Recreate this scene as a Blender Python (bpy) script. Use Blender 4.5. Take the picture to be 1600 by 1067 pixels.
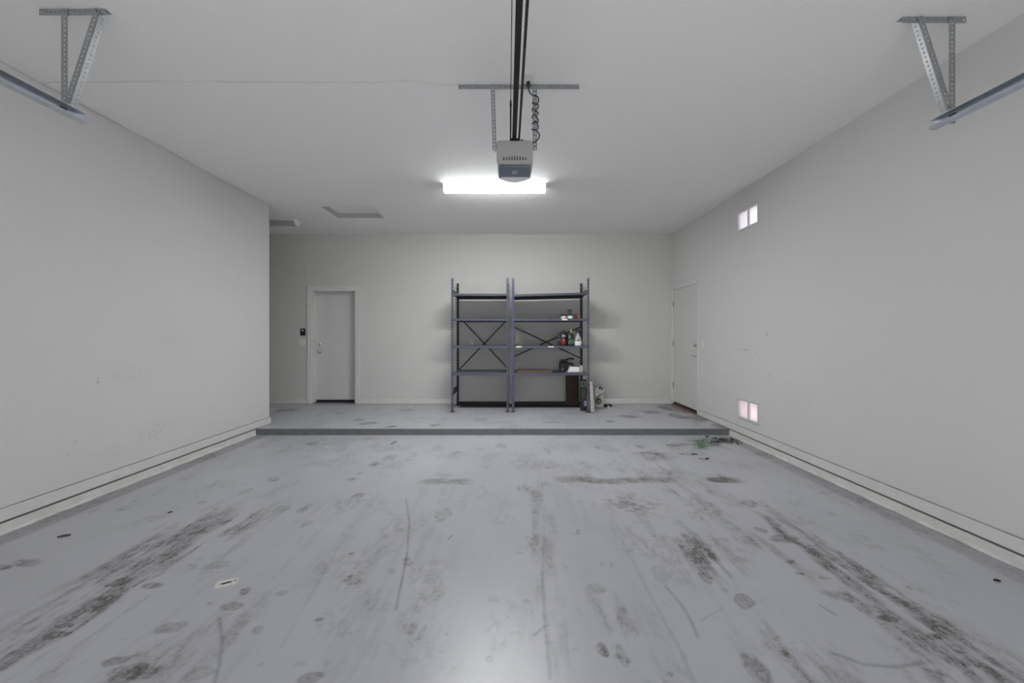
import bpy, bmesh, math, random
import numpy as np
from mathutils import Vector, Matrix

random.seed(7)
for o in list(bpy.data.objects):
    bpy.data.objects.remove(o)
S = bpy.context.scene
COL = S.collection

# ------------------------------------------------------------------ camera
F = 622.0                 # focal length in pixels of the 1600 px wide frame
CH = 1.36                 # camera height above the lower floor
cam = bpy.data.cameras.new('camera')
cam.sensor_width = 36.0
cam.lens = F / 1600 * 36
cam.shift_x = 1.0 / 1600
cam.shift_y = -10.5 / 1600
cam.clip_start = 0.05
camo = bpy.data.objects.new('camera', cam)
camo.location = (0, 0, CH)
camo.rotation_euler = (math.pi / 2, 0, 0)
COL.objects.link(camo)
S.camera = camo

# ------------------------------------------------------------------ world, sun, exposure
W = bpy.data.worlds.new('world'); S.world = W
W.use_nodes = True
wb = W.node_tree.nodes['Background']
wb.inputs[0].default_value = (0.93, 0.95, 1.0, 1)
wb.inputs[1].default_value = 1.15
sun = bpy.data.lights.new('sun', 'SUN'); sun.energy = 3.6; sun.angle = 0.01
suno = bpy.data.objects.new('sun', sun); COL.objects.link(suno)
suno.rotation_euler = (math.radians(38), math.radians(-8), 0)
S.view_settings.view_transform = 'Standard'
S.view_settings.look = 'None'
S.view_settings.gamma = 1
S.view_settings.exposure = 0.85
S.view_settings.use_curve_mapping = False
LAMP = 88.0              # emission of the ceiling lamp's lens

# ------------------------------------------------------------------ room sizes (metres)
XL, XR = -3.48, 2.97      # side walls
YB = 7.378                # back wall
YF = -0.95                # garage door wall behind the camera
ZC = 3.225                # ceiling
ST = 0.08                 # raised floor
YS = 5.40                 # step front
YE = 5.727                # end of left wall
XN = -4.95                 # far side of the nook


def P(px, py, D):
    return Vector(((px - 799) * D / F, D, CH + (523 - py) * D / F))


def FL(px, py, z=0.0):
    D = F * (CH - z) / (py - 523)
    return ((px - 799) * D / F, D)


# ------------------------------------------------------------------ materials
MATS = {}


def mat(name, col, rough=0.5, metal=0.0, bump=0.0, bscale=200.0, var=0.0, vscale=8.0, emit=None, estr=0.0, spec=0.5):
    if name in MATS:
        return MATS[name]
    m = bpy.data.materials.new(name); m.use_nodes = True
    nt = m.node_tree; b = nt.nodes['Principled BSDF']
    b.inputs['Base Color'].default_value = (*col, 1)
    b.inputs['Roughness'].default_value = rough
    b.inputs['Metallic'].default_value = metal
    b.inputs['Specular IOR Level'].default_value = spec
    geo = nt.nodes.new('ShaderNodeNewGeometry')
    if var > 0:
        n = nt.nodes.new('ShaderNodeTexNoise'); n.inputs['Scale'].default_value = vscale
        n.inputs['Detail'].default_value = 6
        nt.links.new(geo.outputs['Position'], n.inputs['Vector'])
        r = nt.nodes.new('ShaderNodeValToRGB')
        r.color_ramp.elements[0].position = 0.3; r.color_ramp.elements[1].position = 0.7
        r.color_ramp.elements[0].color = (*[max(0, c * (1 - var)) for c in col], 1)
        r.color_ramp.elements[1].color = (*[min(1, c * (1 + var * .6)) for c in col], 1)
        nt.links.new(n.outputs['Fac'], r.inputs['Fac'])
        nt.links.new(r.outputs['Color'], b.inputs['Base Color'])
    if bump > 0:
        n = nt.nodes.new('ShaderNodeTexNoise'); n.inputs['Scale'].default_value = bscale
        n.inputs['Detail'].default_value = 3
        nt.links.new(geo.outputs['Position'], n.inputs['Vector'])
        bp = nt.nodes.new('ShaderNodeBump'); bp.inputs['Strength'].default_value = bump
        bp.inputs['Distance'].default_value = 0.01
        nt.links.new(n.outputs['Fac'], bp.inputs['Height'])
        nt.links.new(bp.outputs['Normal'], b.inputs['Normal'])
    if emit:
        b.inputs['Emission Color'].default_value = (*emit, 1)
        b.inputs['Emission Strength'].default_value = estr
    MATS[name] = m
    return m


def wall_mat(name, col, bump, bscale, scuffs):
    """painted plaster; scuffs = list of (centre, radii, strength): dirt marks with a shape of their own"""
    m = mat(name, col, 0.7, bump=bump, bscale=bscale)
    nt = m.node_tree; b = nt.nodes['Principled BSDF']
    geo = [n for n in nt.nodes if n.type == 'NEW_GEOMETRY'][0]
    tot = None
    for c, r, s in scuffs:
        sub = nt.nodes.new('ShaderNodeVectorMath'); sub.operation = 'SUBTRACT'
        sub.inputs[1].default_value = c
        nt.links.new(geo.outputs['Position'], sub.inputs[0])
        dv = nt.nodes.new('ShaderNodeVectorMath'); dv.operation = 'DIVIDE'
        dv.inputs[1].default_value = r
        nt.links.new(sub.outputs[0], dv.inputs[0])
        ln = nt.nodes.new('ShaderNodeVectorMath'); ln.operation = 'LENGTH'
        nt.links.new(dv.outputs[0], ln.inputs[0])
        mr = nt.nodes.new('ShaderNodeMapRange')
        mr.inputs['From Min'].default_value = 1.0; mr.inputs['From Max'].default_value = 0.0
        mr.inputs['To Min'].default_value = 0.0; mr.inputs['To Max'].default_value = s * .65
        nt.links.new(ln.outputs['Value'], mr.inputs['Value'])
        if tot is None:
            tot = mr.outputs['Result']
        else:
            ad = nt.nodes.new('ShaderNodeMath'); ad.operation = 'ADD'
            nt.links.new(tot, ad.inputs[0]); nt.links.new(mr.outputs['Result'], ad.inputs[1])
            tot = ad.outputs[0]
    n = nt.nodes.new('ShaderNodeTexNoise'); n.inputs['Scale'].default_value = 38
    n.inputs['Detail'].default_value = 5; n.inputs['Roughness'].default_value = 0.7
    nt.links.new(geo.outputs['Position'], n.inputs['Vector'])
    th = nt.nodes.new('ShaderNodeMapRange'); th.inputs['From Min'].default_value = 0.47; th.inputs['From Max'].default_value = 0.66
    nt.links.new(n.outputs['Fac'], th.inputs['Value'])
    mu = nt.nodes.new('ShaderNodeMath'); mu.operation = 'MULTIPLY'; mu.use_clamp = True
    if tot is not None:
        nt.links.new(tot, mu.inputs[0])
    else:
        mu.inputs[0].default_value = 0
    nt.links.new(th.outputs['Result'], mu.inputs[1])
    # very faint large hand-rolled paint variation
    n2 = nt.nodes.new('ShaderNodeTexNoise'); n2.inputs['Scale'].default_value = 1.6; n2.inputs['Detail'].default_value = 4
    nt.links.new(geo.outputs['Position'], n2.inputs['Vector'])
    base = nt.nodes.new('ShaderNodeMix'); base.data_type = 'RGBA'
    base.inputs['A'].default_value = (*[c * .97 for c in col], 1)
    base.inputs['B'].default_value = (*[min(1, c * 1.02) for c in col], 1)
    nt.links.new(n2.outputs['Fac'], base.inputs['Factor'])
    mx = nt.nodes.new('ShaderNodeMix'); mx.data_type = 'RGBA'
    nt.links.new(mu.outputs[0], mx.inputs['Factor'])
    nt.links.new(base.outputs['Result'], mx.inputs['A'])
    mx.inputs['B'].default_value = (0.16, 0.155, 0.15, 1)
    nt.links.new(mx.outputs['Result'], b.inputs['Base Color'])
    return m


def floor_mat(name, col):
    m = bpy.data.materials.new(name); m.use_nodes = True; MATS[name] = m
    nt = m.node_tree; b = nt.nodes['Principled BSDF']; L = nt.links.new
    at = nt.nodes.new('ShaderNodeAttribute'); at.attribute_name = 'stain_tone'
    sep = nt.nodes.new('ShaderNodeSeparateColor'); L(at.outputs['Color'], sep.inputs[0])
    geo = nt.nodes.new('ShaderNodeNewGeometry')

    def noise(sc, det, rgh=0.6):
        n = nt.nodes.new('ShaderNodeTexNoise'); n.inputs['Scale'].default_value = sc
        n.inputs['Detail'].default_value = det; n.inputs['Roughness'].default_value = rgh
        L(geo.outputs['Position'], n.inputs['Vector']); return n.outputs['Fac']

    def rng(v, a, c, d, e):
        r = nt.nodes.new('ShaderNodeMapRange')
        for k, x in zip(('From Min', 'From Max', 'To Min', 'To Max'), (a, c, d, e)):
            r.inputs[k].default_value = x
        L(v, r.inputs['Value']); return r.outputs['Result']

    def mul(a, c):
        x = nt.nodes.new('ShaderNodeMath'); x.operation = 'MULTIPLY'; x.use_clamp = True
        L(a, x.inputs[0]); L(c, x.inputs[1]); return x.outputs[0]

    def mix(f, a, c):
        x = nt.nodes.new('ShaderNodeMix'); x.data_type = 'RGBA'
        L(f, x.inputs['Factor'])
        for k, v in (('A', a), ('B', c)):
            if isinstance(v, tuple): x.inputs[k].default_value = (*v, 1)
            else: L(v, x.inputs[k])
        return x.outputs['Result']
    big = noise(1.3, 5)
    c0 = mix(rng(big, .3, .7, 0, 1), tuple(c * .93 for c in col), tuple(c * 1.05 for c in col))
    fine = rng(noise(60, 6, .75), .36, .64, .25, 1.0)
    med = rng(noise(14, 5, .7), .35, .6, .45, 1.0)
    bst = nt.nodes.new('ShaderNodeMath'); bst.operation = 'MULTIPLY'; bst.inputs[1].default_value = 1.7
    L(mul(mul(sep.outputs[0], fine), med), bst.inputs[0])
    c1 = mix(rng(bst.outputs[0], 0, 1, 0, .95), c0, (0.088, 0.075, 0.056))          # tyre dirt and darker floor strips
    c2 = mix(mul(sep.outputs[1], rng(noise(90, 4, .7), .3, .6, .6, 1)), c1, (0.045, 0.042, 0.038))   # dark marks
    c3 = mix(mul(sep.outputs[2], rng(noise(110, 5, .8), .42, .6, .15, 1)), c2, (0.16, 0.105, 0.075))  # rust and mud
    L(c3, b.inputs['Base Color'])
    rg = nt.nodes.new('ShaderNodeMath'); rg.operation = 'ADD'
    L(rng(noise(7, 6, .7), .25, .75, .27, .36), rg.inputs[0])
    ml = nt.nodes.new('ShaderNodeMath'); ml.operation = 'MULTIPLY'; ml.inputs[1].default_value = .25
    L(sep.outputs[0], ml.inputs[0]); L(ml.outputs[0], rg.inputs[1])
    L(rg.outputs[0], b.inputs['Roughness'])
    bp = nt.nodes.new('ShaderNodeBump'); bp.inputs['Strength'].default_value = .12; bp.inputs['Distance'].default_value = .01
    L(noise(25, 6, .65), bp.inputs['Height']); L(bp.outputs['Normal'], b.inputs['Normal'])
    b.inputs['Specular IOR Level'].default_value = 0.5
    return m


# ------------------------------------------------------------------ mesh builder
class MB:
    def __init__(s):
        s.v = []; s.f = []

    def quadbox(s, c8):
        n = len(s.v); s.v += [tuple(c) for c in c8]
        for f in ((0, 3, 2, 1), (4, 5, 6, 7), (0, 1, 5, 4), (1, 2, 6, 5), (2, 3, 7, 6), (3, 0, 4, 7)):
            s.f.append(tuple(n + i for i in f))
        return s

    def box(s, x0, x1, y0, y1, z0, z1):
        return s.quadbox([(x0, y0, z0), (x1, y0, z0), (x1, y1, z0), (x0, y1, z0),
                          (x0, y0, z1), (x1, y0, z1), (x1, y1, z1), (x0, y1, z1)])

    def bar(s, a, b, u, w, t):
        """box from a to b; width w along u, thickness t across"""
        a = Vector(a); b = Vector(b); d = (b - a).normalized(); u = Vector(u)
        u = (u - d * u.dot(d)).normalized(); n = d.cross(u)
        c = []
        for p in (a, b):
            for (i, j) in ((-1, -1), (1, -1), (1, 1), (-1, 1)):
                c.append(p + u * (i * w / 2) + n * (j * t / 2))
        return s.quadbox(c)

    def tube(s, pts, r, n=8, cap=True):
        pts = [Vector(p) for p in pts]; base = len(s.v); k = len(pts)
        rr = r if isinstance(r, (list, tuple)) else [r] * k
        up = None
        for i, p in enumerate(pts):
            d = (pts[min(i + 1, k - 1)] - pts[max(i - 1, 0)])
            d = d.normalized() if d.length > 1e-9 else Vector((0, 0, 1))
            if up is None:
                up = d.orthogonal().normalized()
            u = up - d * up.dot(d)
            u = u.normalized() if u.length > 1e-6 else d.orthogonal().normalized()
            up = u; w = d.cross(u)
            for j in range(n):
                a = 2 * math.pi * j / n
                s.v.append(tuple(p + (u * math.cos(a) + w * math.sin(a)) * rr[i]))
        for i in range(k - 1):
            for j in range(n):
                a = base + i * n + j; b = base + i * n + (j + 1) % n
                s.f.append((a, b, b + n, a + n))
        if cap:
            s.f.append(tuple(base + j for j in range(n))[::-1])
            s.f.append(tuple(base + (k - 1) * n + j for j in range(n)))
        return s

    def lathe(s, c, prof, n=16, sx=1, sy=1):
        """prof: list of (r, z) bottom to top"""
        base = len(s.v); k = len(prof)
        for r, z in prof:
            for j in range(n):
                a = 2 * math.pi * j / n
                s.v.append((c[0] + r * math.cos(a) * sx, c[1] + r * math.sin(a) * sy, c[2] + z))
        for i in range(k - 1):
            for j in range(n):
                a = base + i * n + j; b = base + i * n + (j + 1) % n
                s.f.append((a, b, b + n, a + n))
        s.f.append(tuple(base + j for j in range(n))[::-1])
        s.f.append(tuple(base + (k - 1) * n + j for j in range(n)))
        return s

    def extrude(s, poly, a, b, T):
        """closed 2-D polygon, T(u,v,t)->3-D for t=a,b"""
        n = len(poly); base = len(s.v)
        for t in (a, b):
            for u, v in poly:
                s.v.append(tuple(T(u, v, t)))
        for i in range(n):
            j = (i + 1) % n
            s.f.append((base + i, base + j, base + n + j, base + n + i))
        s.f.append(tuple(range(base, base + n))[::-1]); s.f.append(tuple(range(base + n, base + 2 * n)))
        return s

    def perf(s, a, b, u, w, t, pitch, hole):
        """flat steel strip from a to b with a row of holes; a,b on one edge, width w along u"""
        a = Vector(a); b = Vector(b); L = (b - a).length; d = (b - a) / L
        u = Vector(u); u = (u - d * u.dot(d)).normalized(); nrm = d.cross(u) * t
        k = max(1, int(round(L / pitch))); p = L / k
        O = [(-.5, -.5), (0, -.5), (.5, -.5), (.5, 0), (.5, .5), (0, .5), (-.5, .5), (-.5, 0)]
        h = hole / 2
        I = [(math.cos(math.radians(q)) * h, math.sin(math.radians(q)) * h) for q in (225, 270, 315, 0, 45, 90, 135, 180)]
        for i in range(k):
            c = a + d * (p * (i + .5)) + u * (w / 2); n0 = len(s.v)
            for off in (Vector((0, 0, 0)), nrm):
                for x, y in O: s.v.append(tuple(c + d * (x * p) + u * (y * w) + off))
                for x, y in I: s.v.append(tuple(c + d * x + u * y + off))
            for j in range(8):
                q = (j + 1) % 8
                s.f.append((n0 + j, n0 + 8 + j, n0 + 8 + q, n0 + q))
                s.f.append((n0 + 16 + j, n0 + 16 + q, n0 + 24 + q, n0 + 24 + j))
                s.f.append((n0 + 8 + j, n0 + 24 + j, n0 + 24 + q, n0 + 8 + q))
                if j in (0, 1, 4, 5) or (i == 0 and j in (6, 7)) or (i == k - 1 and j in (2, 3)):
                    s.f.append((n0 + j, n0 + q, n0 + 16 + q, n0 + 16 + j))
        return s

    def build(s, name, m, parent=None, bevel=0, seg=1, smooth=False, sub=0):
        me = bpy.data.meshes.new(name); me.from_pydata(s.v, [], s.f); me.validate()
        bm = bmesh.new(); bm.from_mesh(me); bmesh.ops.recalc_face_normals(bm, faces=bm.faces); bm.to_mesh(me); bm.free()
        me.materials.append(m)
        if smooth:
            me.polygons.foreach_set('use_smooth', [True] * len(me.polygons))
        o = bpy.data.objects.new(name, me); COL.objects.link(o)
        if parent is not None:
            o.parent = parent
            o.matrix_parent_inverse = Matrix.Translation(parent.location).inverted()
        if bevel:
            md = o.modifiers.new('bevel', 'BEVEL'); md.width = bevel; md.segments = seg; md.limit_method = 'ANGLE'
        if sub:
            md = o.modifiers.new('subdivision', 'SUBSURF'); md.levels = sub; md.render_levels = sub
        return o


def tag(o, label, cat, group=None, kind=None):
    o['label'] = label; o['category'] = cat
    if group: o['group'] = group
    if kind: o['kind'] = kind
    return o


def thing(name, loc, label, cat, group=None, kind=None):
    o = bpy.data.objects.new(name, None); o.location = loc; o.empty_display_size = .05
    COL.objects.link(o)
    return tag(o, label, cat, group, kind)


def plab(o, label):
    o['label'] = label; return o


# ------------------------------------------------------------------ base materials
M_WALL_L = wall_mat('paint_left', (0.685, 0.68, 0.662), .13, 80, [
    ((XL, 3.9, .42), (.06, .28, .16), .55), ((XL, 3.45, .33), (.05, .18, .1), .35), ((XL, 3.18, .5), (.05, .03, .03), 1.2),
    ((XL, 3.13, .42), (.05, .02, .02), 1.2), ((XL, 3.6, 1.0), (.05, .35, .12), .3), ((XL, 4.2, 1.3), (.05, .6, .1), .22),
    ((XL, 2.6, 1.27), (.05, .02, .02), 1.4), ((XL, 4.28, 1.05), (.05, .05, .015), 1.5), ((XL, 3.35, .98), (.05, .015, .05), 1.5)])
M_WALL_R = wall_mat('paint_right', (0.685, 0.68, 0.662), .13, 80, [
    ((XR, 4.63, 1.37), (.05, .03, .045), 1.6), ((XR, 4.6, .9), (.05, .03, .05), 1.4), ((XR, 5.1, 1.17), (.05, .22, .03), 1.0),
    ((XR, 5.3, 1.18), (.05, .03, .04), 1.0), ((XR, 4.85, 1.13), (.05, .03, .025), 1.5), ((XR, 4.1, .7), (.05, .3, .2), .2),
    ((XR, 2.35, 2.88), (.05, .02, .015), 1.6), ((XR, 4.72, .38), (.05, .03, .06), .9), ((XR, 3.3, 1.1), (.05, .8, .5), .12)])
M_WALL_B = wall_mat('paint_back', (0.645, 0.637, 0.61), .13, 80, [
    ((1.96, YB, 1.1), (.05, .05, .03), 1.8), ((-2.1, YB, 1.3), (.25, .05, .4), .15), ((-2.3, YB, .5), (.4, .05, .2), .2),
    ((1.7, YB, .5), (.5, .05, .3), .15)])
M_CEIL = mat('ceiling_texture', (0.89, 0.887, 0.865), .75, bump=.32, bscale=42)
M_TRIM = mat('trim_paint', (0.72, 0.715, 0.69), .45, var=.05, vscale=14)
M_STEM = mat('painted_concrete_stem', (0.70, 0.695, 0.66), .7, bump=.4, bscale=60, var=.1, vscale=9)
M_DOOR = wall_mat('door_paint', (0.665, 0.66, 0.635), .03, 40, [((-3.25, 7.53, .55), (.35, .1, .3), .28), ((-3.45, 7.53, 1.05), (.15, .1, .12), .35)])
M_BLACK = mat('black_rubber', (0.012, 0.012, 0.013), .5)
M_BLKPL = mat('black_plastic', (0.015, 0.015, 0.017), .35)
M_STEEL = mat('galvanised_steel', (0.42, 0.435, 0.45), .34, .85, var=.12, vscale=30)
M_CHROME = mat('satin_nickel', (0.62, 0.60, 0.57), .25, 1.0)
M_GROOVE = mat('dark_gap', (0.15, 0.148, 0.14), .9)
M_CRACK = mat('cracked_caulk', (0.36, 0.355, 0.335), .8, var=.4, vscale=6)
M_FLOOR = floor_mat('epoxy_floor', (0.445, 0.45, 0.485))
M_STEP = mat('step_face_paint', (0.16, 0.165, 0.175), .55, bump=.3, bscale=40, var=.15, vscale=10)
M_WHITEPL = mat('white_plastic', (0.78, 0.77, 0.74), .4)


# ------------------------------------------------------------------ floor with stains and darker strips painted in as masks
def vnoise(X, Y, sx, sy, seed, octs=4):
    rs = np.random.RandomState(seed); tot = np.zeros_like(X); amp = 1; nrm = 0
    for o in range(octs):
        G = rs.rand(256, 256); u = X * sx + 100.3 * (o + 1); v = Y * sy + 57.7 * (o + 1)
        i = np.floor(u).astype(int); j = np.floor(v).astype(int); a = u - i; b = v - j
        a = a * a * (3 - 2 * a); b = b * b * (3 - 2 * b)
        g = lambda p, q: G[p % 256, q % 256]
        tot += amp * ((g(i, j) * (1 - a) + g(i + 1, j) * a) * (1 - b) + (g(i, j + 1) * (1 - a) + g(i + 1, j + 1) * a) * b)
        nrm += amp; amp *= .55; sx *= 2.1; sy *= 2.1
    return tot / nrm


def sstep(x, a, b):
    t = np.clip((x - a) / (b - a), 0, 1); return t * t * (3 - 2 * t)


def grid_floor(name, x0, x1, y0, y1, z, step, painter, mat_, depth):
    nx = int((x1 - x0) / step) + 1; ny = int((y1 - y0) / step) + 1
    xs = np.linspace(x0, x1, nx); ys = np.linspace(y0, y1, ny)
    X, Y = np.meshgrid(xs, ys)
    R, G, B = painter(X, Y)
    n = nx * ny
    co = np.stack([X.ravel(), Y.ravel(), np.full(n, z)], 1)
    corner = [0, nx - 1, n - 1, n - nx]
    low = co[corner].copy(); low[:, 2] = z - depth
    co = np.concatenate([co, low]).astype(np.float32)
    a = (np.arange(ny - 1)[:, None] * nx + np.arange(nx - 1)[None, :]).ravel()
    quads = np.stack([a, a + 1, a + nx + 1, a + nx], 1).astype(np.int32)
    nq = len(quads)
    # skirt: four side n-gons reduced to corner quads plus the underside
    extra = [(n, n + 3, n + 2, n + 1), (corner[0], n, n + 1, corner[1]), (corner[1], n + 1, n + 2, corner[2]),
             (corner[2], n + 2, n + 3, corner[3]), (corner[3], n + 3, n, corner[0])]
    quads = np.concatenate([quads, np.array(extra, np.int32)])
    me = bpy.data.meshes.new(name)
    me.vertices.add(len(co)); me.vertices.foreach_set('co', co.ravel())
    me.loops.add(len(quads) * 4); me.loops.foreach_set('vertex_index', quads.ravel())
    me.polygons.add(len(quads)); me.polygons.foreach_set('loop_start', np.arange(len(quads), dtype=np.int32) * 4)
    me.update(calc_edges=True)
    at = me.attributes.new('stain_tone', 'FLOAT_COLOR', 'POINT')
    c = np.zeros((len(co), 4), np.float32); c[:n, 0] = R.ravel(); c[:n, 1] = G.ravel(); c[:n, 2] = B.ravel(); c[:, 3] = 1
    at.data.foreach_set('color', c.ravel())
    me.materials.append(mat_)
    o = bpy.data.objects.new(name, me); COL.objects.link(o)
    return o


def seg_dist(X, Y, pts):
    d = np.full(X.shape, 9.0)
    for (ax, ay), (bx, by) in zip(pts[:-1], pts[1:]):
        vx, vy = bx - ax, by - ay; L2 = vx * vx + vy * vy + 1e-9
        t = np.clip(((X - ax) * vx + (Y - ay) * vy) / L2, 0, 1)
        d = np.minimum(d, np.hypot(X - ax - t * vx, Y - ay - t * vy))
    return d


def paint_lower(X, Y):
    wx = X + .05 * (vnoise(X, Y, 3, 3, 1) - .5) * 2; wy = Y + .08 * (vnoise(X, Y, 3, 3, 2) - .5) * 2
    st = vnoise(X, Y, 16, 2.2, 3, 5)          # streaks along the drive direction
    bl = vnoise(X, Y, 5, 3.2, 4, 5)
    fi = vnoise(X, Y, 40, 22, 5, 3)
    R = np.zeros_like(X); G = np.zeros_like(X); B = np.zeros_like(X)
    # tyre tracks (x, half width, y range, strength)
    for x0, hw, ya, yb, s in ((-2.05, .26, 1.4, 3.0, 1.0), (1.92, .20, 1.4, 3.1, 1.15), (1.18, .17, 1.5, 2.9, .75), (.17, .12, .9, 3.9, .55),
                              (-.62, .3, 1.2, 3.9, .22), (.55, .12, .9, 2.2, .55), (-2.35, .15, 2.2, 3.0, .5), (-1.4, .35, 1.4, 3.2, .28), (1.55, .3, 2.4, 4.9, .35),
                              (.75, .5, 2.6, 4.2, .2)):
        w = np.exp(-((wx - x0) / hw) ** 2) * sstep(Y, ya - .5, ya + .2) * (1 - sstep(Y, yb - .4, yb + .5))
        R += s * w * sstep(st * .6 + bl * .4, .44, .66) * (.45 + .75 * fi)
    R += .19 * sstep(bl, .54, .7) * sstep(fi, .35, .65)
    # general grime at the far end
    R += .12 * np.exp(-((Y - 4.6) / .7) ** 2) * sstep(bl, .45, .65)
    # transverse tyre rests
    for (a, b, yy, s, tint) in ((648, 742, 751, .75, 0), (865, 1052, 750, .85, 0), (1103, 1155, 748, 1.4, 1)):
        xa, Yc = FL(a, yy); xb, _ = FL(b, yy)
        w = sstep(wx, xa - .03, xa + .08) * (1 - sstep(wx, xb - .1, xb + .04)) * np.exp(-((wy - Yc) / .075) ** 4)
        R += s * w * (.35 + .8 * vnoise(X, Y, 7, 7, 9, 4))
        if tint: G += .35 * w * vnoise(X, Y, 9, 9, 10, 4)
    # muddy splash
    cx, cy = FL(988, 786)
    w = np.exp(-(((wx - cx) / .22) ** 2 + ((wy - cy) / .2) ** 2))
    B += 1.1 * w * sstep(vnoise(X, Y, 22, 22, 11, 4), .42, .6)
    cx, cy = FL(575, 686); B += .8 * np.exp(-(((wx - cx) / .13) ** 2 + ((wy - cy) / .06) ** 2))
    cx, cy = FL(850, 735); B += .25 * np.exp(-(((wx - cx) / .35) ** 2 + ((wy - cy) / .3) ** 2)) * sstep(fi, .4, .6)
    cx, cy = FL(1125, 690); B += .6 * np.exp(-(((wx - cx) / .3) ** 2 + ((wy - cy) / .12) ** 2))
    cx, cy = FL(1330, 755); B += .35 * np.exp(-(((wx - XR) / .12) ** 2 + ((wy - 3.6) / .4) ** 2))
    # blots and foot marks: (px, py, half width px, half height px, strength, ring)
    blots = [(193, 1036, 14, 9, .8, 1), (270, 987, 16, 9, .6, 1), (392, 932, 9, 6, .9, 0), (365, 955, 22, 7, .75, 1), (450, 931, 8, 6, .6, 1), (402, 988, 10, 6, .5, 1),
             (507, 972, 6, 4, .9, 0), (500, 1052, 17, 9, .8, 1), (475, 796, 9, 4, .7, 1), (444, 795, 11, 6, .45, 1), (485, 790, 8, 4, .35, 1), (484, 820, 8, 5, .4, 1),
             (553, 749, 6, 3, .7, 1), (562, 741, 4, 2, .6, 1), (587, 725, 7, 3, .6, 1), (492, 693, 9, 3, .8, 1), (718, 706, 5, 3, .5, 1), (618, 691, 4, 3, .8, 0),
             (648, 877, 7, 6, .6, 0), (560, 910, 14, 8, .5, 0), (350, 880, 22, 8, .35, 1), (430, 748, 9, 4, .5, 0), (615, 716, 12, 5, .4, 0), (700, 805, 14, 10, .4, 0),
             (1197, 828, 8, 5, .9, 1), (1129, 803, 7, 4, .35, 1), (1168, 943, 16, 9, .75, 1), (1113, 905, 9, 8, .75, 1), (1105, 870, 22, 14, .8, 0), (1245, 878, 9, 4, .8, 0),
             (1265, 900, 6, 3, .9, 0), (944, 917, 12, 8, .6, 0), (910, 833, 5, 4, .6, 0), (955, 1008, 8, 12, .9, 0), (985, 1020, 9, 22, .7, 0), (1040, 897, 12, 8, .3, 1),
             (1190, 1040, 18, 26, .6, 0), (1390, 960, 14, 6, 1, 0), (1430, 945, 16, 8, .7, 0), (1460, 985, 12, 6, 1, 0), (1470, 1050, 26, 12, .9, 0), (1520, 1030, 20, 10, .7, 0),
             (110, 985, 22, 7, .9, 0), (205, 905, 18, 7, .7, 0), (245, 915, 14, 6, .8, 0), (60, 875, 30, 7, .7, 0), (15, 885, 14, 5, .9, 0), (120, 970, 14, 5, .8, 0), (170, 940, 30, 12, .6, 0),
             (1065, 695, 22, 2, .6, 0), (1005, 699, 7, 3, .6, 0), (1020, 708, 22, 2, .5, 0), (1105, 717, 5, 2, 1, 0), (1075, 710, 10, 2, .8, 0), (1130, 742, 6, 4, .4, 0),
             (250, 1050, 12, 10, .5, 0), (205, 1055, 26, 9, .8, 0), (320, 1055, 20, 8, .5, 1), (640, 980, 12, 9, .4, 0), (690, 930, 12, 9, .3, 1), (660, 985, 5, 14, .45, 0),
             (1350, 780, 10, 3, .3, 0), (1175, 785, 14, 5, .5, 0), (1300, 905, 10, 4, .7, 0), (1240, 845, 24, 8, .7, 0), (1330, 935, 20, 9, .6, 0)]
    for k in range(120):
        blots.append((random.uniform(120, 1480), random.uniform(695, 1050), random.uniform(2, 9), random.uniform(1.5, 5), random.uniform(.12, .5), random.random() < .5))
    for px, py, a, b, s, ring in blots:
        cx, cy = FL(px, py); hx = a * cy / F * (.9 if ring else 1); hy = abs(FL(px, py - b)[1] - FL(px, py + b)[1]) / 2
        i0 = np.searchsorted(Y[:, 0], [cy - 2.2 * hy - .12, cy + 2.2 * hy + .12]); j0 = np.searchsorted(X[0], [cx - 2.2 * hx - .12, cx + 2.2 * hx + .12])
        sl = (slice(*i0), slice(*j0))
        if i0[0] >= i0[1] or j0[0] >= j0[1]: continue
        q = np.hypot((wx[sl] - cx + .03) / hx, (wy[sl] - cy) / hy) + .7 * (vnoise(X[sl], Y[sl], 16, 16, int(px * 7 + py) % 9999, 4) - .5)
        core = 1 - sstep(q, .7, 1.15)
        if ring:
            R[sl] += s * .55 * core; G[sl] += s * .55 * np.exp(-((q - .95) / .13) ** 2)
        else:
            R[sl] += s * .8 * core * (.4 + .8 * fi[sl]); G[sl] += s * .45 * core * sstep(fi[sl], .48, .62)
    # scratches
    for pts, w, s in (([(634, 780), (639, 815), (636, 860), (628, 905), (619, 952)], .004, .9), ([(343, 965), (347, 1000), (343, 1040), (336, 1066)], .005, .7),
                      ([(595, 770), (545, 830), (490, 920), (440, 1010)], .004, .25), ([(1040, 915), (1065, 945), (1082, 975), (1090, 995)], .006, .6),
                      ([(1280, 945), (1305, 960)], .005, .7), ([(1300, 1020), (1350, 1038), (1400, 1042), (1445, 1036)], .008, .65), ([(836, 992), (850, 980), (858, 976)], .006, .7),
                      ([(848, 850), (850, 930), (858, 1060)], .005, .4), ([(970, 840), (1010, 920), (1060, 1010), (1085, 1066)], .006, .3), ([(925, 731), (975, 733)], .006, .4),
                      ([(700, 842), (706, 836)], .005, .8), ([(1140, 780), (1178, 792)], .008, .6), ([(468, 720), (484, 710)], .008, .4), ([(1095, 970), (1130, 950)], .004, .35)):
        wpts = [FL(*p) for p in pts]
        xs = [p[0] for p in wpts]; ys = [p[1] for p in wpts]
        i0 = np.searchsorted(Y[:, 0], [min(ys) - .1, max(ys) + .1]); j0 = np.searchsorted(X[0], [min(xs) - .1, max(xs) + .1])
        sl = (slice(*i0), slice(*j0))
        d = seg_dist(X[sl] + .012 * (vnoise(X[sl], Y[sl], 4, 4, 77) - .5), Y[sl], wpts)
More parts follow.
